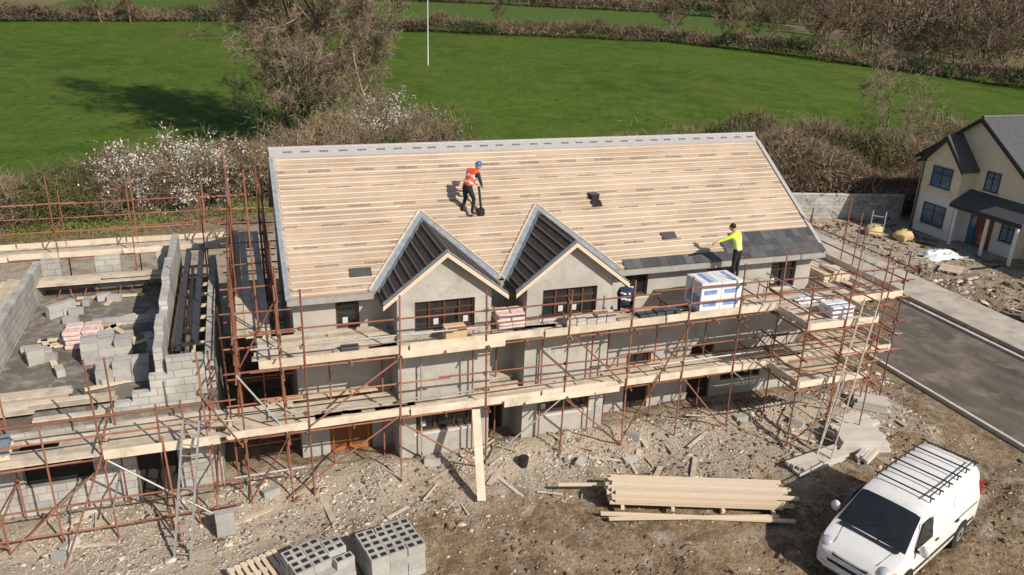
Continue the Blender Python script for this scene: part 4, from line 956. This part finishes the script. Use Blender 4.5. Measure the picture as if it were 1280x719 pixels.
place_tree("bare_tree",2.4,47,27,.42,3,(22,8,6,4),ivy=2500,spread=.8,trunk=.06,lens=LN,haze=30000)
place_tree("bare_tree",6.0,45,21,.34,5,(22,8,6,4),ivy=800,spread=.85,trunk=.05,lens=LN,haze=30000)
place_tree("bare_tree",4.0,43,11,.22,15,(18,8,6,4),ivy=1500,spread=.9,trunk=.04,lens=(.45,.5,.5,.5),haze=20000)
place_tree("bare_tree",9.4,43.5,10,.18,8,(16,8,6,4),spread=1.,trunk=.04,lens=(.45,.5,.5,.5),haze=16000)
place_tree("bare_tree",46,27.5,7.5,.12,11,(10,6,5,3),trunk=.15,haze=2500)
def bush(name,x,y,w,h,n,mats,blos=0,seed=0):
    rg=np.random.default_rng(seed);z=gz(x,y)
    segs=[]
    for i in range(n):
        a=rg.random()*6.28;rr=w*.3*math.sqrt(rg.random());p=np.array([x+rr*math.cos(a),y+rr*math.sin(a),z]);d=np.array([math.cos(a)*.5*rg.random(),math.sin(a)*.5*rg.random(),1.]);L_=h*(.6+.5*rg.random())
        for s_ in range(4):
            d=d+rg.normal(0,.22,3);d/=np.linalg.norm(d);q=p+d*L_/4;segs.append((*p,*q,.03*(1-s_/4)+.008,.03*(1-(s_+1)/4)+.006))
            for t in range(4):
                dd=d+rg.normal(0,.7,3);dd/=np.linalg.norm(dd);qq=q+dd*L_*.22;segs.append((*q,*qq,.014,.006))
                d3=dd+rg.normal(0,.7,3);d3/=np.linalg.norm(d3);segs.append((*(q+(qq-q)*.5),*(q+(qq-q)*.5+d3*L_*.14),.011,.005))
            p=q
    Sg=np.array(segs);Vv,Ff,r2=tubes(Sg,3);mi=np.zeros(len(Ff),int)
    if blos:
        j=rg.integers(0,len(Sg),blos);t=rg.random((blos,1));P=Sg[j,:3]*(1-t)+Sg[j,3:6]*t+rg.normal(0,.05,(blos,3));keep=vnoise(P[:,0]*1.,P[:,2]+P[:,1],.7,seed)>.38;P=P[keep];m_=len(P)
        D=rg.normal(0,.06,(m_,3));a,b=slivers(P,D,np.full(m_,.085));Ff=np.concatenate([Ff,b+len(Vv)]);Vv=np.concatenate([Vv,a]);mi=np.concatenate([mi,np.ones(m_,int)]);r2=np.concatenate([r2,rg.random(m_)])
    return npmesh(name,Vv,Ff,list(mats),mi,r2)
for i,(x,y,w,h,b)in enumerate([(-6.4,28,3.2,3.6,6000),(-4.2,28.8,3.2,3.9,9000),(-2.4,29.5,3,3.6,6000),(.8,31,3,3.0,2000),(7.4,40,3.4,3.6,5000),(10.2,41.,3.4,4.2,8000),(12.5,40,2.6,3.4,4000)]):
    bush("blossom_bush",x,y,w,h,70,('twig','blos'),b,20+i)
def hedge(name,pts,h,w,n,mats,wf,L_=.9,sw=.03,seed=0,top=.35,upb=.35):
    rg=np.random.default_rng(seed);pts=np.array(pts,float);sl=np.hypot(*(pts[1:]-pts[:-1]).T);cum=np.concatenate([[0],np.cumsum(sl)]);t=rg.random(n)*cum[-1]
    x=np.interp(t,cum,pts[:,0]);y=np.interp(t,cum,pts[:,1]);x=x+rg.normal(0,w/2.6,n);y=y+rg.normal(0,w/2.6,n)
    hh=h*(1-top+2*top*vnoise(x,y,w*1.4,seed))*(.7+.6*vnoise(x,y,w*.45,seed+1))
    z=hz(x,y)+hh*np.sqrt(rg.random(n))*.85
    D=rg.normal(0,.55,(n,3));D[:,2]=D[:,2]+upb;D/=np.linalg.norm(D,axis=1,keepdims=True);D*=(L_*(.3+.9*rg.random(n)))[:,None]
    a,b=slivers(np.stack([x,y,z],1),D,np.full(n,sw)*(.6+.9*rg.random(n)))
    cl=vnoise(x,y,w*1.1,seed+5);mi=(cl>wf).astype(int)
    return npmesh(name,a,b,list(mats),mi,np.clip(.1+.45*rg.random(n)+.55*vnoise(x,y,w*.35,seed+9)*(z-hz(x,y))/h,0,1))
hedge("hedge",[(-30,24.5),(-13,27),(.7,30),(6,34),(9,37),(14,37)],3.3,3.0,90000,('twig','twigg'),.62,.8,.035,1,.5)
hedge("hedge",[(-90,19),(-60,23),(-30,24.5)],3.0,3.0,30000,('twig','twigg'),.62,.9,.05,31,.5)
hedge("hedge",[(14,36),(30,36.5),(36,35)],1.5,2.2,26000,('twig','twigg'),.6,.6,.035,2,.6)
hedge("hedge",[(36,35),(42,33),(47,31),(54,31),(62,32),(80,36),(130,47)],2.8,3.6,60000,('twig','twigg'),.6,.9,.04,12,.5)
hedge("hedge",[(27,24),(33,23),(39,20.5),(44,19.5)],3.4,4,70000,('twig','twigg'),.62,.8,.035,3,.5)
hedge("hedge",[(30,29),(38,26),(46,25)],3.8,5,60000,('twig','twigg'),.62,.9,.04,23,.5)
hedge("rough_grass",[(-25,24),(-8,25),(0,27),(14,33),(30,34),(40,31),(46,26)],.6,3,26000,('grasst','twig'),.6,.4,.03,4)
hedge("distant_hedgerow",[(-120,120),(-60,128),(-20,133),(2,134),(25,124),(50,119),(76,115),(95,92),(112,72),(150,62)],2.2,3,80000,('wood','woodg'),.6,1.1,.11,6,.6)
hedge("distant_hedgerow",[(-160,190),(-40,200),(40,188),(110,180),(180,120),(240,100)],3.5,5,60000,('wood','woodg'),.6,1.5,.18,7,.7)
hedge("distant_hedgerow",[(-60,260),(60,250),(180,230),(300,150)],5,9,50000,('wood','woodg'),.6,2,.3,8,.7)
hedge("distant_woodland",[(122,95),(145,118),(190,140),(230,190),(320,210)],7,24,90000,('wood','woodg'),.6,1.8,.18,9,.9,.5)
hedge("distant_woodland",[(300,420),(500,400),(700,330),(900,300)],12,60,50000,('wood','woodg'),.6,5,.7,10,.6)
tm=[]
for s_ in range(4):
    rg=np.random.default_rng(100+s_);tm.append(gen_tree(rg,1.,.03,(12,8,6,2),.10,.9,.3,(.42,.5,.5,.5),.0001))
def treerow(name,spots,mm='wood'):
    A=[]
    for i,(x,y,h) in enumerate(spots):
        Sg=tm[i%4].copy();a=U(0,6.28);c,s_=math.cos(a),math.sin(a);z=gz(x,y)
        for o in(0,3):
            xx=Sg[:,o]*c-Sg[:,o+1]*s_;yy=Sg[:,o]*s_+Sg[:,o+1]*c;Sg[:,o]=xx*h+x;Sg[:,o+1]=yy*h+y;Sg[:,o+2]=Sg[:,o+2]*h+z
        dist=math.hypot(x,y+20);Sg[:,6:]=np.maximum(Sg[:,6:]*h,.00016*dist);A.append(Sg)
    Vv,Ff,rr=tubes(np.concatenate(A),3);return npmesh(name,Vv,Ff,[mm],None,rr)
sp=[]
for i in range(14):sp.append((78+i*3.6+U(-2,2),118-i*2.6+U(-1,6),U(6,11)))
for i in range(36):sp.append((U(112,220),U(75,180),U(8,14)))
for i in range(24):sp.append((-60+i*9+U(-3,3),196+U(-4,8)-max(0,i-12)*1.2,U(6,12)))
for i in range(7):sp.append((U(-40,60),U(126,134),U(4,7)))
treerow("distant_tree_row",sp)
mb=MB();z=gz(23.8,86);mb.cyl((23.8,86,z),(23.8,86,z+11),.08,0,8,.05);mb.build("white_pole",['framew'],smooth=True)
fh_=empty("distant_farmhouse");mb=MB();x,y=118,300;z=gz(x,y);mb.box(x,y,z-1,x+14,y+8,z+4.5,0);mb.prism([(x,y,z+4.5),(x,y+8,z+4.5),(x,y+4,z+8)],(14,0,0),0,.5)
for i in range(4):mb.box(x+1.2+i*3.4,y-.05,z+1.4,x+2.6+i*3.4,y-.01,z+3,1)
mb.build("walls",['white','glass'],fh_);mb=MB();mb.prism([(x-.3,y-.4,z+4.2),(x-.3,y+4,z+8.1),(x+14.3,y+4,z+8.1),(x+14.3,y-.4,z+4.2)],(0,0,.2),0,.5);mb.prism([(x-.3,y+8.4,z+4.2),(x-.3,y+4,z+8.1),(x+14.3,y+4,z+8.1),(x+14.3,y+8.4,z+4.2)],(0,0,.2),0,.5);mb.build("roof",['slate'],fh_)
# ------------------------------------------------------------------ LIGHT, WORLD, CAMERA
sv=Vector((.38,-.70,.60)).normalized()
sd=bpy.data.lights.new("sun",'SUN');sd.energy=5.0;sd.angle=math.radians(.5);sd.color=(1,.92,.80);so=bpy.data.objects.new("sun",sd);sc.collection.objects.link(so)
so.rotation_euler=sv.to_track_quat('Z','Y').to_euler()
w=bpy.data.worlds.new("World");sc.world=w;w.use_nodes=True;nt=w.node_tree;sky=nt.nodes.new("ShaderNodeTexSky");sky.sky_type='NISHITA';sky.sun_disc=False
sky.sun_elevation=math.asin(sv.z);sky.sun_rotation=math.atan2(sv.x,sv.y);nt.links.new(sky.outputs[0],nt.nodes["Background"].inputs[0]);nt.nodes["Background"].inputs[1].default_value=.09
f=990.;tht=math.atan(385/990.);r_=.035;ph=math.radians(19.45)
Rt=Vector((math.cos(ph),-math.sin(ph),0));Fh=Vector((math.sin(ph),math.cos(ph),0));Zu=Vector((0,0,1))
Fw=Fh*math.cos(tht)-Zu*math.sin(tht);Up=Fh*math.sin(tht)+Zu*math.cos(tht)
ix=Rt*math.cos(r_)+Up*math.sin(r_);iy=-Rt*math.sin(r_)+Up*math.cos(r_)
cam=bpy.data.cameras.new("camera");co=bpy.data.objects.new("camera",cam);sc.collection.objects.link(co)
mw=Matrix((ix,iy,-Fw)).transposed().to_4x4();mw.translation=Vector((-.83,-20.25,13.3));co.matrix_world=mw
cam.sensor_width=36;cam.lens=36*f/1280;cam.clip_end=6000;cam.clip_start=.2;sc.camera=co
sc.view_settings.view_transform='Standard';sc.view_settings.look='None';sc.view_settings.exposure=0
